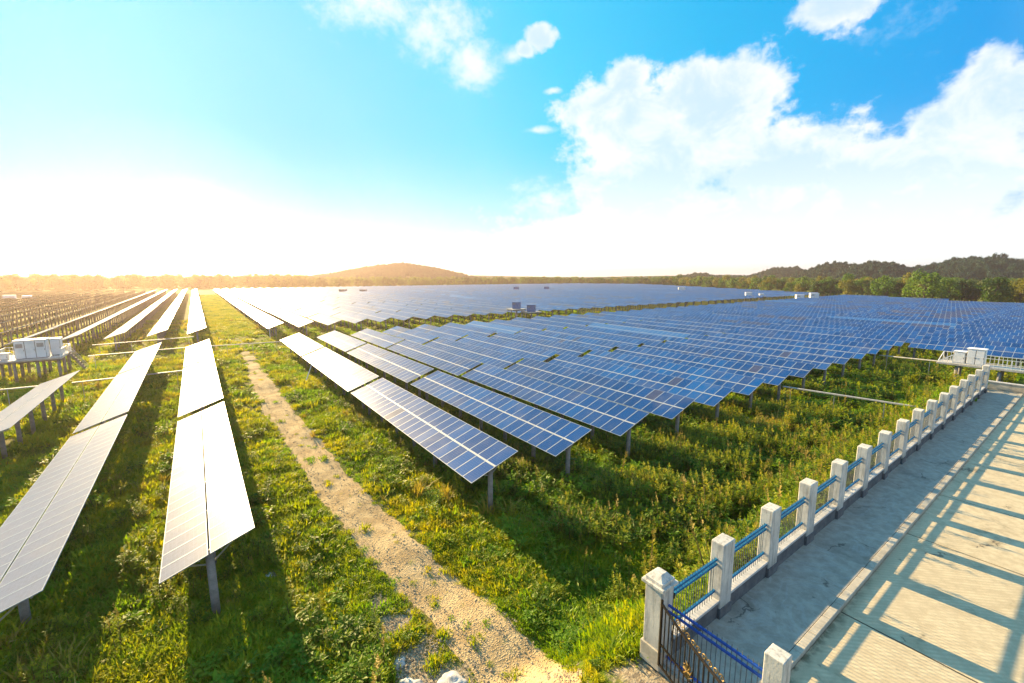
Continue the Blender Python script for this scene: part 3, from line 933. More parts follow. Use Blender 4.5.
cabinet((76.4, 10.75, TOPL), (1.0, 1.1, 1.4), rad(-90), 'lower white cabinet beside the roofed cabinet near the sloping rail', 1, vents=False)
cabinet((76.2, 4.75, TOPL), (1.3, 1.3, 2.1), rad(-90), 'teal sided cabinet with white roof at the edge of the pale platform', 1, 'teal', vents=False)
# cabinets in and beyond the cross aisle
far = [(76.6, 104.0, 4.1, 'bluecab', (2.3, 1.5, 1.9), 'blue grey cabinet on the aisle platform, left of its pair'),
       (80.3, 101.6, 3.2, 'bluecab', (2.4, 1.6, 2.0), 'blue grey cabinet beside the aisle, right of its pair'),
       (228.5, 87.5, 2.6, 'white', (3.2, 2.2, 2.1), 'long white cabinet at the far right end of the aisle'),
       (233.5, 83.5, 2.6, 'white', (3.4, 2.2, 2.9), 'tall white cabinet at the far right end of the aisle')]
for (x, y, z, bm_, size, lab) in far:
    platform('cabinet_stand', (x, y), size[0] + 2.6, size[1] + 2.2, z, 'concrete stand under the ' + lab if 1 else lab.split(' cabinet')[0] + " cabinet's concrete stand" + lab.split('cabinet')[1].replace(', left of its pair', ' at the left').replace(', right of its pair', ' at the right'), [(a, b) for a in (-size[0] * .4, size[0] * .4) for b in (-1.4, 1.4)])
    cabinet((x, y, z), size, rad(-52), lab, 2, bm_, 'bluecab' if bm_ == 'bluecab' else 'roofw', group='cabinets by the cross aisle')
far2 = [(231.5, 112.5, (2.8, 2, 2.0), 'white', 'white cabinet beyond the aisle above the long white cabinet'),
        (238.0, 109.0, (2.0, 1.6, 1.2), 'white', 'small white cabinet beyond the aisle, right of its taller neighbour'),
        (282, 184, (4.5, 2.4, 2.4), 'white', 'lone white cabinet in the far field below the round trees'),
        (200, 272, (3.6, 2.4, 2.2), 'bluecab', 'dark cabinet far out in the field, left one of two'),
        (222, 262, (3.6, 2.4, 2.2), 'bluecab', 'dark cabinet far out in the field, right one of two'),
        (82, 312, (4.6, 2.6, 1.5), 'vent', 'grey cabinet standing far off below the middle hill'),
        (94, 306, (4.2, 2.6, 1.3), 'vent', 'grey cabinet right of the one below the middle hill'),
        (-74, 318, (4, 3, 1.5), 'white', 'white cabinet in the hazy far left field'),
        (-69, 322, (3, 3, 1.0), 'white', 'lower white cabinet in the hazy far left field')]
for (x, y, size, bm_, lab) in far2:
    root = empty('inverter_cabinet', (x, y, 0), rad(-50 if x > 0 else 0)); tag(root, lab, 'cabinet', 'distant cabinets')
    mb = MB(); mb.box((0, 0, 3.0 + size[2] / 2), size); mb.build('body', M[bm_], root, bevel=.03)
    mb = MB(); mb.box((0, 0, 3.05 + size[2]), (size[0] + .3, size[1] + .3, .12)); mb.build('roof', M['roofw' if bm_ == 'white' else bm_], root)
    mb = MB(); mb.box((0, 0, 2.9), (size[0] + 2, size[1] + 1.4, .2)); mb.build('stand', M['deck'], root)
    mb = MB()
    for a in (-1, 1):
        for b in (-1, 1): mb.tube([(a * size[0] * .4, b * size[1] * .35, -.2), (a * size[0] * .4, b * size[1] * .35, 2.8)], .17, 8)
    mb.build('pile', M['pile'], root)
def tray(a, b, label, mat='tray', r=.11, step=3.6, kind='cable_tray'):
    a, b = Vector(a), Vector(b)
    root = empty(kind, (a.x, a.y, 0)); tag(root, label, 'cable tray', 'cable trays on stilts')
    A, B = a - Vector((a.x, a.y, 0)), b - Vector((a.x, a.y, 0))
    mb = MB(); mb.bar(A, B, .18, .12); mb.build('channel', M[mat], root, bevel=.01)
    mb = MB(); L = (B - A).length; n = max(1, int(L / step))
    for i in range(n + 1):
        p = A + (B - A) * (i + .2) / (n + .4)
        g = float(ground_h(p.x + a.x, p.y + a.y))
        mb.bar((p.x, p.y, g - .2), (p.x, p.y, p.z - .07), .06)
    mb.build('support', M['galv'], root)
tray((49.2, 19.6, 2.25), (49.2, 6.6, 2.75), 'long pale cable tray crossing the weeds from the solar rows to the fence')
tray((80.5, 19.6, 2.2), (78.6, 12.9, 2.6), 'pale cable tray leading from the solar rows to the right platform')
tray((-11.9, 66.2, 2.2), (-1.9, 66.8, 2.2), 'thin cable tray between second and third row left of the track')
tray((-1.0, 88.2, 2.2), (11.9, 88.8, 1.9), 'pale cable tray crossing the dirt track at the cross aisle')
tray((-13.6, 87.4, 2.2), (-2.0, 88.4, 2.2), 'cable tray from the left platform toward the first row')
tray((-15.0, 101.0, 2.2), (-1.0, 103.5, 2.2), 'cable tray along the far side of the aisle left of the track')
tray((-20.5, 66.6, 2.2), (-13.0, 66.2, 2.2), 'cable tray behind the third row left of the track')
tray((-22.5, 62, 3.0), (-20.6, 80, 3.0), 'bluish sloping cable tray under the left platform')
tray((34, 89, 2.0), (74, 95, 2.0), 'cable tray running along the cross aisle toward the blue cabinets')
def pole(name, a, b, r, label, mat='white'):
    root = empty(name, a); tag(root, label, 'post')
    d = Vector(b) - Vector(a)
    mb = MB(); mb.tube([(0, 0, -.2), d], r, 8); mb.build('shaft', M[mat], root)
    mb = MB(); mb.box((0, 0, .05), (.3, .3, .14)); mb.build('footing', M['deck'], root)
pole('slender_post', (12.1, 105.2, 0), (12.1, 105.2, 2.7), .06, 'slender white post at the corner of the block beyond the aisle')
pole('leaning_strut', (10.4, 60.4, 0), (11.7, 61.4, 2.4), .06, 'pale leaning strut under the first row right of the track')

# ------------------------------------------------------------------ vegetation: parts to scatter (kept out of the scene)
def veg_collection(name, meshes):
    c = bpy.data.collections.new(name)
    for i, me in enumerate(meshes):
        o = bpy.data.objects.new(f'{name}_{i:02d}', me); c.objects.link(o)
    return c
def leaf(mb, p, d, w, l, up, mi=0):
    d = d.normalized(); s = d.cross(up)
    if s.length < 1e-3: s = Vector((1, 0, 0))
    s = s.normalized() * w / 2
    m = p + d * l * .5 + up * l * .06
    mb.face([p, m + s, p + d * l, m - s], mi)
def tuft(seed, n, h, spread):
    r = random.Random(seed); mb = MB()
    for _ in range(n):
        a = r.uniform(0, 6.28); q = r.uniform(0, spread)
        p = Vector((math.cos(a) * q, math.sin(a) * q, 0))
        out = Vector((math.cos(a + r.gauss(0, .8)), math.sin(a + r.gauss(0, .8)), 0))
        hh = h * r.uniform(.5, 1.15); lean = r.uniform(.15, .8)
        m = p + out * lean * hh * .35 + Vector((0, 0, hh * .62)); t = p + out * lean * hh * .95 + Vector((0, 0, hh * r.uniform(.75, 1)))
        s = Vector((-out.y, out.x, 0)) * r.uniform(.010, .02)
        mb.face([p - s, p + s, m + s * .8, m - s * .8]); mb.face([m - s * .8, m + s * .8, t])
    return mb
def bushy(seed, n, rad_, h, lw, ll, mats, plume=0):
    r = random.Random(seed); mb = MB()
    stems = []
    for _ in range(max(3, n // 22)):
        a = r.uniform(0, 6.28); q = rad_ * math.sqrt(r.random())
        b = Vector((math.cos(a) * q * .5, math.sin(a) * q * .5, 0)); t = Vector((math.cos(a) * q, math.sin(a) * q, h * r.uniform(.55, 1.1)))
        stems.append((b, t)); mb.tube([b, (b + t) / 2 + Vector((0, 0, h * .06)), t], [.012, .009, .004], 4, 1, False)
    for _ in range(n):
        b, t = r.choice(stems); f = r.random() ** .7
        p = b + (t - b) * f
        a = r.uniform(0, 6.28); d = Vector((math.cos(a), math.sin(a), r.uniform(-.35, .7)))
        up = Vector((r.gauss(0, .3), r.gauss(0, .3), 1)).normalized()
        leaf(mb, p + d * r.uniform(0, .05), d, lw * r.uniform(.6, 1.3), ll * r.uniform(.6, 1.3), up)
    if plume:
        for b, t in stems:
            if r.random() < .75:
                hh = h * r.uniform(.18, .34)
                for _ in range(plume):
                    q = r.random(); a = r.uniform(0, 6.28)
                    p = t + Vector((0, 0, hh * q)); d = Vector((math.cos(a), math.sin(a), .6))
                    leaf(mb, p, d, .03, .085 * (1.15 - q), Vector((0, 0, 1)), 2)
    return mb
g_m = [tuft(i, 60, .20, .24).mesh('tuft', M['grass']) for i in range(4)] + [tuft(20 + i, 26, .5, .12).mesh('tuft', M['dry']) for i in range(2)] + \
      [tuft(40 + i, 70, .17, .28).mesh('tuft', M['fresh']) for i in range(2)]
w_m = [bushy(i, 120, .38, .55, .085, .17, 0).mesh('weed', [M['weed'], M['stalk'], M['plume']]) for i in range(4)] + \
      [bushy(30 + i, 110, .36, .46, .085, .15, 0).mesh('weed', [M['fresh'], M['stalk'], M['plume']]) for i in range(2)] + \
      [bushy(60 + i, 130, .34, .85, .06, .15, 0, 26).mesh('weed', [M['weed'], M['stalk'], M['plume']]) for i in range(3)] + \
      [bushy(80 + i, 60, .22, 1.2, .03, .14, 0, 26).mesh('weed', [M['grass'], M['stalk'], M['dry']]) for i in range(2)]
CG_ = veg_collection('grass_kinds', g_m); CW_ = veg_collection('weed_kinds', w_m)
def stone_meshes():
    out = []
    for s in range(4):
        r = random.Random(s); mb = MB(); n = 7
        for k, (z, q) in enumerate(((-.3, .6), (.15, 1.0), (.5, .55))):
            for a in range(n):
                t = a * 6.283 / n; qq = q * r.uniform(.75, 1.2)
                mb.v.append((math.cos(t) * qq * .5, math.sin(t) * qq * .42, z * .6))
        for k in range(2):
            for a in range(n):
                b = (a + 1) % n; mb.f.append((k * n + a, k * n + b, (k + 1) * n + b, (k + 1) * n + a)); mb.m.append(0)
        mb.f.append(tuple(2 * n + a for a in range(n))); mb.m.append(0)
        out.append(mb.mesh('stone', M['gravel']))
    return out
ST_M = stone_meshes()
CS_ = veg_collection('stone_kinds', ST_M)
def scatter(name, coll, pts, rots, scales, idx, label, cat):
    me = bpy.data.meshes.new(name); n = len(pts)
    me.vertices.add(n); me.vertices.foreach_set('co', np.asarray(pts, np.float32).ravel())
    a = me.attributes.new('rot', 'FLOAT_VECTOR', 'POINT'); a.data.foreach_set('vector', np.asarray(rots, np.float32).ravel())
    a = me.attributes.new('scl', 'FLOAT', 'POINT'); a.data.foreach_set('value', np.asarray(scales, np.float32))
    a = me.attributes.new('pick', 'INT', 'POINT'); a.data.foreach_set('value', np.asarray(idx, np.int32))
    o = put(name, me); tag(o, label, cat, None, 'stuff')
    t = bpy.data.node_groups.new(name + '_scatter', 'GeometryNodeTree')
    t.interface.new_socket('Geometry', in_out='INPUT', socket_type='NodeSocketGeometry')
    t.interface.new_socket('Geometry', in_out='OUTPUT', socket_type='NodeSocketGeometry')
    nn = t.nodes; gi = nn.new('NodeGroupInput'); go = nn.new('NodeGroupOutput')
    ip = nn.new('GeometryNodeInstanceOnPoints'); ci = nn.new('GeometryNodeCollectionInfo')
    ci.inputs['Collection'].default_value = coll; ci.inputs['Separate Children'].default_value = True; ci.inputs['Reset Children'].default_value = True
    ip.inputs['Pick Instance'].default_value = True
    def attr(nm, ty):
        q = nn.new('GeometryNodeInputNamedAttribute'); q.data_type = ty; q.inputs[0].default_value = nm; return q.outputs[0]
    L = t.links.new
    mp = nn.new('GeometryNodeMeshToPoints')
    L(gi.outputs[0], mp.inputs[0]); L(mp.outputs[0], ip.inputs['Points']); L(ci.outputs[0], ip.inputs['Instance'])
    L(attr('pick', 'INT'), ip.inputs['Instance Index'])
    L(attr('rot', 'FLOAT_VECTOR'), ip.inputs['Rotation'])
    L(attr('scl', 'FLOAT'), ip.inputs['Scale'])
    L(ip.outputs[0], go.inputs[0])
    md = o.modifiers.new('scatter', 'NODES'); md.node_group = t
    return o
R = np.random.default_rng(11)
_fk = R.uniform(.05, .55, (14, 2)) * R.choice([-1, 1], (14, 2)); _fp = R.uniform(0, 6.28, 14)
def fnoise(x, y, o=0, sc=1.0):
    v = 0
    for k in range(7):
        a = _fk[(k + o) % 14] * sc * (1 + .35 * k); v = v + np.sin(a[0] * x + a[1] * y + _fp[(k + o * 3) % 14]) / (1 + .3 * k)
    return v / 3.2
def sample_field(n_target, dmin, dmax):
    """random ground points in the camera's wedge, between two distances"""
    n = int(n_target * 1.0)
    az = R.uniform(rad(-17), rad(90), n); d = np.sqrt(R.uniform(dmin ** 2, dmax ** 2, n))
    x = np.sin(az) * d; y = np.cos(az) * d
    return x, y
BARE = [(5.7, 11.5, 1.4), (4.8, 12.3, 1.1), (5.5, 10.2, 1.2), (5.0, 13.6, .8), (5.0, 15.3, 1.0), (5.2, 17.0, .7), (6.0, 13.6, .7), (15.7, 9.5, .9), (16.3, 9.8, .9), (23.5, 10.4, 1.2), (31, 11.4, 1.4), (1.6, 21.5, .6), (24.6, 9.6, .7)]
def ok_ground(x, y):
    off_road = ~((y < 6.75) & (x > 6.6))
    cx, w = track_xw(y)
    dt = np.abs(x - cx) - w
    for (rx_, ry_, q) in BARE: off_road &= np.hypot(x - rx_, y - ry_) > q * R.uniform(.55, 1.2, np.shape(x))
    return off_road & (y > 4), dt
def build_vegetation():
    G = [], [], [], []; Wd = [], [], [], []
    for (n, d0, d1, sc) in ((42000, 7, 22, 1.0), (52000, 22, 48, 1.35), (34000, 48, 95, 1.9), (12000, 95, 170, 2.6)):
        x, y = sample_field(n, d0, d1)
        ok, dt = ok_ground(x, y)
        dens = .62 + .5 * fnoise(x, y, 0)
        edge = np.clip((dt + .35) / .7, 0, 1) ** 1.5
        mid = (dt < -.75) & (dt > -1.25)
        keep = ok & (R.random(len(x)) < np.maximum(edge * np.clip(dens, .35, 1), mid * .04))
        x, y, dt = x[keep], y[keep], dt[keep]
        f = fnoise(x, y, 4, .8) + R.normal(0, .35, len(x))
        lush = np.clip((x - 6) / 12, 0, 1)
        pick = np.where(f > 1.15, R.integers(4, 6, len(x)), np.where(f < -.45 + .75 * lush, R.integers(6, 8, len(x)), R.integers(0, 4, len(x))))
        s = sc * np.clip(R.lognormal(-.1, .4, len(x)), .35, 2.2) * np.where(dt < .8, .65, 1.0)
        z = ground_h(x, y) - .02
        G[0].append(np.stack([x, y, z], -1)); G[1].append(np.stack([R.normal(0, .12, len(x)), R.normal(0, .12, len(x)), R.uniform(0, 6.28, len(x))], -1)); G[2].append(s); G[3].append(pick)
    n = 7000; x = R.uniform(1.5, 12.5, n); y = R.uniform(120, 380, n); s = 2.9 * R.uniform(.6, 1.3, n)
    G[0].append(np.stack([x, y, ground_h(x, y) - .02], -1)); G[1].append(np.stack([0 * x, 0 * x, R.uniform(0, 6.28, n)], -1)); G[2].append(s); G[3].append(R.integers(0, 4, n))
    for (n, d0, d1, sc) in ((26000, 7, 24, .85), (42000, 24, 50, 1.05), (18000, 50, 100, 1.5), (4000, 100, 150, 2.0)):
        x, y = sample_field(n, d0, d1)
        ok, dt = ok_ground(x, y)
        right = np.clip((x - 11.5) / 5, 0, 1) * np.where((x < 15) & (y < 17), .3, 1) * np.clip((60 - y) / 20, .25, 1)
        left = np.clip((3.0 - x) / 4, 0, 1) * np.clip((24 - y) / 10, .12, 1)
        nearl = np.clip((5.4 - x) / 2, 0, 1) * np.clip((19 - y) / 5, 0, 1)
        dens = (.05 + .95 * np.maximum(np.maximum(right, left * .14), nearl * .22)) * (.62 + .75 * fnoise(x, y, 9))
        keep = ok & (dt > .45) & (R.random(len(x)) < dens)
        x, y, dt = x[keep], y[keep], dt[keep]
        f = fnoise(x, y, 2, 1.1) + R.normal(0, .4, len(x))
        far_from_track = np.clip((dt - 1.0) / 3.5, 0, 1)
        u = R.random(len(x))
        pick = np.where(f < -.35, R.integers(4, 6, len(x)), np.where((f > .25) & (u < far_from_track), R.integers(6, 9, len(x)), np.where((f > .02) & (f < .25) & (u < .35 * far_from_track), R.integers(9, 11, len(x)), R.integers(0, 4, len(x)))))
        s = sc * np.clip(R.lognormal(-.12, .38, len(x)), .35, 2.1) * np.clip(.5 + dt / 4, .5, 1.0)
        under = y > 18.5
        s = np.where(pick >= 6, np.minimum(s, np.where(under, 1.25, 1.9)), np.minimum(s, np.where(under, 2.6, 3)))
        z = ground_h(x, y) - .03
        Wd[0].append(np.stack([x, y, z], -1)); Wd[1].append(np.stack([R.normal(0, .12, len(x)), R.normal(0, .12, len(x)), R.uniform(0, 6.28, len(x))], -1)); Wd[2].append(s); Wd[3].append(pick)
    scatter('grass', CG_, *[np.concatenate(q) for q in G], 'yellow green grass covering the field on both sides of the track', 'grass')
    scatter('weeds', CW_, *[np.concatenate(q) for q in Wd], 'leafy weeds with pale yellow plumes between the fence and the solar rows', 'weeds')
    n = 14000
    y = 5 + 60 * R.random(n) ** 2.0; cx, w = track_xw(y)
    x = cx + np.clip(R.normal(0, .55, n), -1.3, 1.3) * w
    for k in range(1800):
        a, b, q = BARE[R.integers(0, 7)]; x[k] = a + R.normal(0, .5) * q; y[k] = b + R.normal(0, .5) * q
    s = R.gamma(2.0, .014, n) + .02
    scatter('gravel', CS_, np.stack([x, y, ground_h(x, y) + .03], -1), R.uniform(0, 6.28, (n, 3)) * [.1, .1, 1], np.clip(s, 0, .13), R.integers(0, 4, n), 'loose pale gravel strewn along the dirt track', 'gravel')
build_vegetation()
def rock(x, y, sx, sy, sz, seed, label):
    r = random.Random(seed); mb = MB(); n = 11
    rings = ((-.4, .9), (.0, 1.0), (.45, .82), (.8, .45))
    for z, q in rings:
        for a in range(n):
            t = a * 6.283 / n; qq = q * r.uniform(.72, 1.22)
            mb.v.append((math.cos(t) * qq * sx / 2, math.sin(t) * qq * sy / 2, (z + r.uniform(-.1, .1)) * sz))
    for k in range(3):
        for a in range(n):
            b = (a + 1) % n; mb.f.append((k * n + a, k * n + b, (k + 1) * n + b, (k + 1) * n + a)); mb.m.append(0)
    mb.f.append(tuple(3 * n + a for a in range(n))); mb.m.append(0)
    o = mb.build('rock', M['rock'], None, smooth=True); sm = o.modifiers.new('round', 'SUBSURF'); sm.levels = sm.render_levels = 2; tx = bpy.data.textures.new('rock_lumps', 'CLOUDS'); tx.noise_scale = .22; dm = o.modifiers.new('lumps', 'DISPLACE'); dm.texture = tx; dm.strength = .16; o.location = (x, y, float(ground_h(x, y))); o.rotation_euler = (0, 0, r.uniform(0, 3))
    tag(o, label, 'rock', 'pale rocks in the weeds')
rock(5.65, 11.5, 1.9, 1.3, .24, 1, 'largest flat white rock beside the track at the bottom edge')
rock(4.75, 12.4, 1.3, .8, .2, 2, 'white rock left of the largest flat rock by the track')
rock(5.55, 10.2, 1.2, .9, .3, 3, 'bluish white rock in front of the largest flat rock')
rock(4.8, 13.6, .55, .4, .12, 4, 'small white rock uphill of the flat rocks by the track')
rock(1.5, 21.5, .9, .35, .12, 5, 'long pale stone in the shade left of the first table')
rock(2.6, 23.2, .7, .3, .10, 6, 'low stone in the shade behind the long pale stone')
rock(15.6, 9.6, .9, .65, .3, 7, 'pale rock in the weeds left of the second pillar')
rock(16.35, 9.95, .9, .7, .3, 8, 'pale rock right of its twin behind the first fence bay')
rock(15.8, 8.8, .75, .6, .28, 9, 'pale rock nearest the first fence bay')
rock(23.5, 10.4, 1.5, .9, .25, 10, 'flat pale rock in the weeds behind the fourth pillar')
rock(31, 11.4, 1.8, 1.0, .25, 11, 'flat pale rock in the weeds beyond the sixth pillar')
def shrub(x, y, r_, h, n, mat, seed, label):
    root = empty('shrub', (x, y, float(ground_h(x, y)))); tag(root, label, 'shrub', 'shrubs standing out of the weeds')
    r = random.Random(seed); mb = MB(); lv = MB()
    for _ in range(9):
        a = r.uniform(0, 6.28); q = r_ * math.sqrt(r.random()); t = Vector((math.cos(a) * q, math.sin(a) * q, h * r.uniform(.6, 1)))
        mb.tube([(t.x * .1, t.y * .1, -.1), t * .6 + Vector((0, 0, .1)), t], [.03, .018, .006], 5)
        for _ in range(n // 9):
            p = t * r.uniform(.3, 1.0) + Vector((r.gauss(0, r_ * .22), r.gauss(0, r_ * .22), r.gauss(0, h * .1)))
            d = Vector((r.gauss(0, 1), r.gauss(0, 1), r.uniform(-.2, .9)))
            leaf(lv, p, d, r.uniform(.04, .08), r.uniform(.10, .22), Vector((0, 0, 1)))
    mb.build('stem', M['stalk'], root); lv.build('foliage', M[mat], root)
shrub(10.3, 29.2, .9, .8, 700, 'fresh', 1, 'bright green feathery shrub beside the first row of panels')
shrub(10.6, 23.0, .8, .8, 600, 'fresh', 2, 'light green shrub near the front corner of the first table')
shrub(12.6, 17.2, .9, .8, 800, 'fresh', 3, 'fresh green shrub in front of the first solar table')
shrub(10.0, 9.8, .9, .7, 900, 'fresh', 4, 'low bright green shrub left of the gate pillar')
shrub(18.6, 10.2, .9, 1.0, 800, 'plume', 5, 'yellow flowering shrub behind the second and third pillar')
shrub(20.9, 6.75, .2, 1.75, 130, 'fresh', 6, 'thin green creeper poking over the rail beside a pillar')
shrub(26.5, 12.5, 1.0, 1.1, 800, 'plume', 7, 'yellow flowering shrub in the weeds behind the fifth pillar')
shrub(3.6, 13.6, .8, .7, 700, 'fresh', 8, 'green shrub left of the track near the bottom edge')

# ------------------------------------------------------------------ trees and hills
def tree_meshes(seed, h, w, mat, n=1500, trunk_f=.28, round_=1.0):
    r = random.Random(seed)
    tb = MB(); top = Vector((r.gauss(0, .3), r.gauss(0, .3), h * .62))
    tb.tube([(0, 0, -.4), (0, 0, h * trunk_f), top], [h * .028, h * .022, h * .006], 7)
    cl = []
    for k in range(13):
        a = r.uniform(0, 6.28); f = r.uniform(.28, .98)
        rr_ = w * .5 * (math.sin(min(1, max(0, (f - .12) / .88)) * math.pi) ** .6) * r.uniform(.35, .85)
        c_ = Vector((math.cos(a) * rr_, math.sin(a) * rr_, h * f * .92))
        cl.append((c_, w * r.uniform(.13, .24)))
        b = Vector((0, 0, h * r.uniform(.2, .5)))
        tb.tube([b, (b + c_) / 2 + Vector((0, 0, .2)), c_], [h * .011, h * .008, h * .003], 5, 0, False)
    lv = MB()
    for _ in range(n):
        c_, q = r.choice(cl)
        d = Vector((r.gauss(0, 1), r.gauss(0, 1), r.gauss(0, .85))).normalized()
        p = c_ + d * q * (r.random() ** .4)
        nrm = (d + Vector((r.gauss(0, .6), r.gauss(0, .6), r.gauss(0, .6) + .3))).normalized()
        t1 = nrm.orthogonal().normalized(); t2 = nrm.cross(t1); s = w * r.uniform(.022, .05)
        a = r.uniform(0, 6.28); e1 = (t1 * math.cos(a) + t2 * math.sin(a)) * s; e2 = (t2 * math.cos(a) - t1 * math.sin(a)) * s * .7
        lv.face([p - e1, p - e2 * .9, p + e1, p + e2])
    return tb.mesh('trunk', M['bark']), lv.mesh('crown', M[mat])
TK = [tree_meshes(i, 10, 9, ['tree_mid', 'tree_dark', 'tree_mid', 'tree_yellow', 'tree_dark', 'tree_mid', 'tree_yellow'][i], 1500, .2) for i in range(7)]
TK += [tree_meshes(30 + i, 10, 9, 'tree_blue', 1200, .2) for i in range(2)]
def tree(x, y, k, s, rz, label, group, sz=1.0):
    root = empty('tree', (x, y, 0), rz); tag(root, label, 'tree', group); root.scale = (s, s, s * sz)
    put('trunk', TK[k][0], root); put('crown', TK[k][1], root)
tr = random.Random(5)
edge_x = lambda y: 246 + .62 * y
# nearest trees along the right border of the field
near_t = [('bushy green tree rising highest at the right border of the field', 0, 1.65), ('dark round tree right of the tallest border tree', 1, 1.4), ('broad mid green tree left of the tallest border tree', 2, 1.35),
          ('yellow tinged tree before the dark hill at the right border', 3, 1.15), ('low dark tree at the foot of the border row', 4, 1.0), ('green tree leaning over the right corner of the field', 5, 1.5)]
spots_ = [(268, 52), (262, 30), (285, 70), (303, 92), (318, 112), (258, 14)]
for (lab, k, s), (x, y) in zip(near_t, spots_):
    tree(x, y, k, s, tr.uniform(0, 6.28), lab, 'trees bordering the field on the right')
for i in range(75):
    y = -20 + i * 1.9 + tr.uniform(-2, 2)
    x = edge_x(y) + tr.uniform(8, 34)
    tree(x, y, tr.randrange(7), tr.uniform(.8, 1.35), tr.uniform(0, 6.28), 'green tree in the belt along the right border of the field', 'trees bordering the field on the right', tr.uniform(.8, 1.15))
for i in range(120):
    f = i / 119
    y = 118 + f * 330 + tr.uniform(-8, 8)
    x = edge_x(y) + tr.uniform(10, 60)
    tree(x, y, tr.choice([0, 2, 2, 3, 3, 4, 5, 6]), tr.uniform(.85, 1.25), tr.uniform(0, 6.28), 'pale green tree in the distant belt beyond the solar field', 'distant tree belt', tr.uniform(.8, 1.2))
# far woods that read as one mass
def forest(name, pts, label, mats):
    P = np.array(pts)
    c = veg_collection(name + '_kinds', [TK[k][1] for k in mats])
    scatter(name, c, P[:, :3], np.stack([np.zeros(len(P)), np.zeros(len(P)), R.uniform(0, 6.28, len(P))], -1), P[:, 3], R.integers(0, len(mats), len(P)), label, 'woods')
pts = []
for i in range(900):
    f = tr.random(); az = rad(-20 + f * 62); d = tr.uniform(560, 700)
    pts.append((math.sin(az) * d, math.cos(az) * d, -1.0, tr.uniform(1.1, 1.75) * (1.0 if f < .5 else .8)))
forest('forest', pts, 'hazy woodland along the horizon behind the left half of the field', [0, 1, 2, 4])
pts = []
for i in range(900):
    f = tr.random(); az = rad(40 + f * 58); d = 600 - f * 200 + tr.uniform(0, 110)
    pts.append((math.sin(az) * d, math.cos(az) * d, -1.0, tr.uniform(.9, 1.3)))
forest('woods', pts, 'dense woodland behind the tree belt right of the field', [0, 1, 2, 3, 4, 5])
def hill_mat(name, c1, c2):
    m, N, out = new_mat(name)
    p = N.n('ShaderNodeNewGeometry').outputs['Position']
    a = N.noise(p, .02, 6, .6); v = N.n('ShaderNodeTexVoronoi'); N.link(p, v.inputs['Vector']); v.inputs['Scale'].default_value = .11
    col = N.mix(N.sstep(N.math('ADD', N.math('MULTIPLY', a, .6), N.math('MULTIPLY', v.outputs['Distance'], .4)), .3, .65), c1, c2)
    b = principled(N, out, col, .95, 0, .05)
    bump(N, b, N.math('SUBTRACT', 1.0, v.outputs['Distance']), 1.0, 4.0)
    return m
HM = hill_mat('wooded_slope', (.012, .045, .030), (.03, .085, .040))
HR = hill_mat('rocky_slope', (.022, .035, .040), (.05, .065, .066))
def hill(name, az0, az1, prof, dist, depth, mat, rough, seed):
    """ridge: profile of (fraction, elevation angle in degrees seen from the tower) at a distance"""
    nr = np.random.default_rng(seed); na, nd = 240, 30
    ff = np.linspace(0, 1, na); pe = np.interp(ff, [p[0] for p in prof], [p[1] for p in prof])
    v = []; 
    kk = nr.uniform(8, 60, 14); pp = nr.uniform(0, 6.28, 14)
    for j in range(nd):
        t = j / (nd - 1); env = math.sin(t * math.pi) ** .9
        d = dist + (t - .5) * depth
        for i in range(na):
            az = rad(az0 + (az1 - az0) * ff[i])
            H = CAMZ + math.tan(rad(pe[i])) * dist
            w = sum(math.sin(kk[q] * ff[i] + pp[q] + j * (.7 + .13 * q)) for q in range(14)) / 14
            h = max(H * env * (1 + rough * w) + nr.normal(0, .3) * env, -1.5 + env) - 1.5 * (1 - env)
            v.append((math.sin(az) * d, math.cos(az) * d, h))
    f = [(j * na + i, j * na + i + 1, (j + 1) * na + i + 1, (j + 1) * na + i) for j in range(nd - 1) for i in range(na - 1)]
    me = bpy.data.meshes.new(name); me.from_pydata(v, [], f); me.polygons.foreach_set('use_smooth', [True] * len(f)); me.materials.append(mat)
    o = put(name, me); tag(o, kind='structure')
    if dist < 900 and depth > 0:
        V_ = np.array(v).reshape(nd, na, 3)[3:nd // 2 + 3].reshape(-1, 3); k = nr.integers(0, len(V_), int((az1 - az0) * dist * (.16 if mat is HM else .06)))
        q = V_[k] + nr.normal(0, 1.5, (len(k), 3)) * [1, 1, .2] - [0, 0, 2.5]
        HILLTREES.extend((a, b, c, z) for (a, b, c), z in zip(q[q[:, 2] > 3], nr.uniform(.5, .95, len(q))))
HILLTREES = []
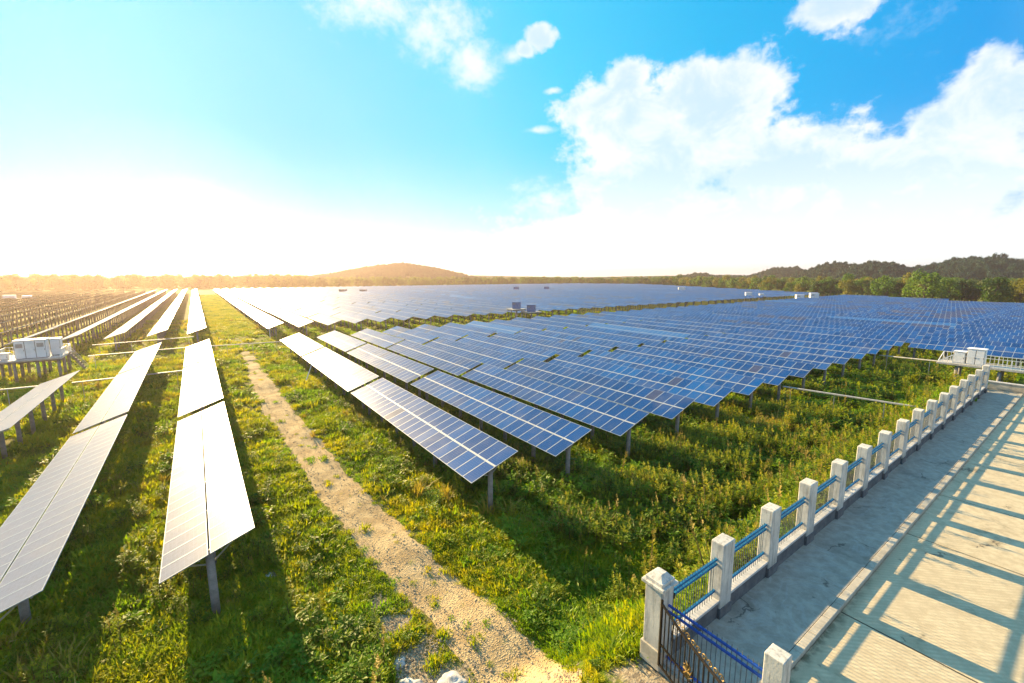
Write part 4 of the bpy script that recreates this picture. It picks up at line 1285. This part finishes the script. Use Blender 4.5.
hill('hills', 6, 36, [(0, -1.3), (.1, -.8), (.25, -.1), (.38, .65), (.47, 1.0), (.53, 1.2), (.6, .9), (.7, .4), (.82, -.5), (1, -1.2)], 840, 260, HM, .08, 1)
hill('hills', 54, 78, [(0, -1.2), (.12, -.5), (.2, -.1), (.27, -.45), (.42, -.5), (.52, .35), (.6, .45), (.7, -.5), (.85, .2), (1, -1.0)], 800, 200, HM, .28, 2)
hill('hills', 66, 79, [(0, -1.4), (.2, -.4), (.38, .62), (.5, .72), (.62, .25), (.72, -.5), (1, -1.0)], 640, 150, HR, .3, 3)
hill('hills', 71, 100, [(0, -1.2), (.07, .2), (.12, .72), (.18, .68), (.235, .1), (.29, .45), (.36, .92), (.43, .85), (.48, .5), (.56, .9), (.7, .7), (.8, .5), (1, .3)], 600, 200, HM, .32, 4)
hill('hills', 28, 60, [(0, -.3), (.1, .0), (.3, -.15), (.5, -.25), (.8, -.1), (1, 0)], 1100, 250, HM, .15, 5)
forest('hill_woods', HILLTREES, 'dark woodland covering the distant hills behind the field', [7, 8])
# a small pagoda on the middle hill
pg = empty('pagoda', (math.sin(rad(22.0)) * 840, math.cos(rad(22.0)) * 840, 34.5)); tag(pg, 'tiny pagoda on top of the hazy middle hill', 'pagoda')
mb = MB()
for k in range(3): mb.tube([(0, 0, k * 2.2), (0, 0, k * 2.2 + 1.8)], 1.8 - k * .4, 8)
mb.build('tower', M['deck'], pg)
mb = MB()
for k in range(3): mb.tube([(0, 0, k * 2.2 + 1.7), (0, 0, k * 2.2 + 2.3)], [2.6 - k * .5, 1.3 - k * .3], 8)
mb.build('roof', M['pile'], pg)

# ------------------------------------------------------------------ haze
def build_haze():
    mb = MB(); mb.box((0, 0, 20.75), (4600, 4600, 45.5))
    m, N, out = new_mat('haze_air')
    v = N.n('ShaderNodeVolumePrincipled')
    v.inputs['Color'].default_value = (1.0, .77, .68, 1)
    v.inputs['Density'].default_value = 0.00028
    v.inputs['Anisotropy'].default_value = 0.58
    N.link(v.outputs[0], out.inputs['Volume'])
    o = mb.build('haze', m); tag(o, kind='stuff', label='pale warm haze hanging over the whole field', cat='haze')
build_haze()
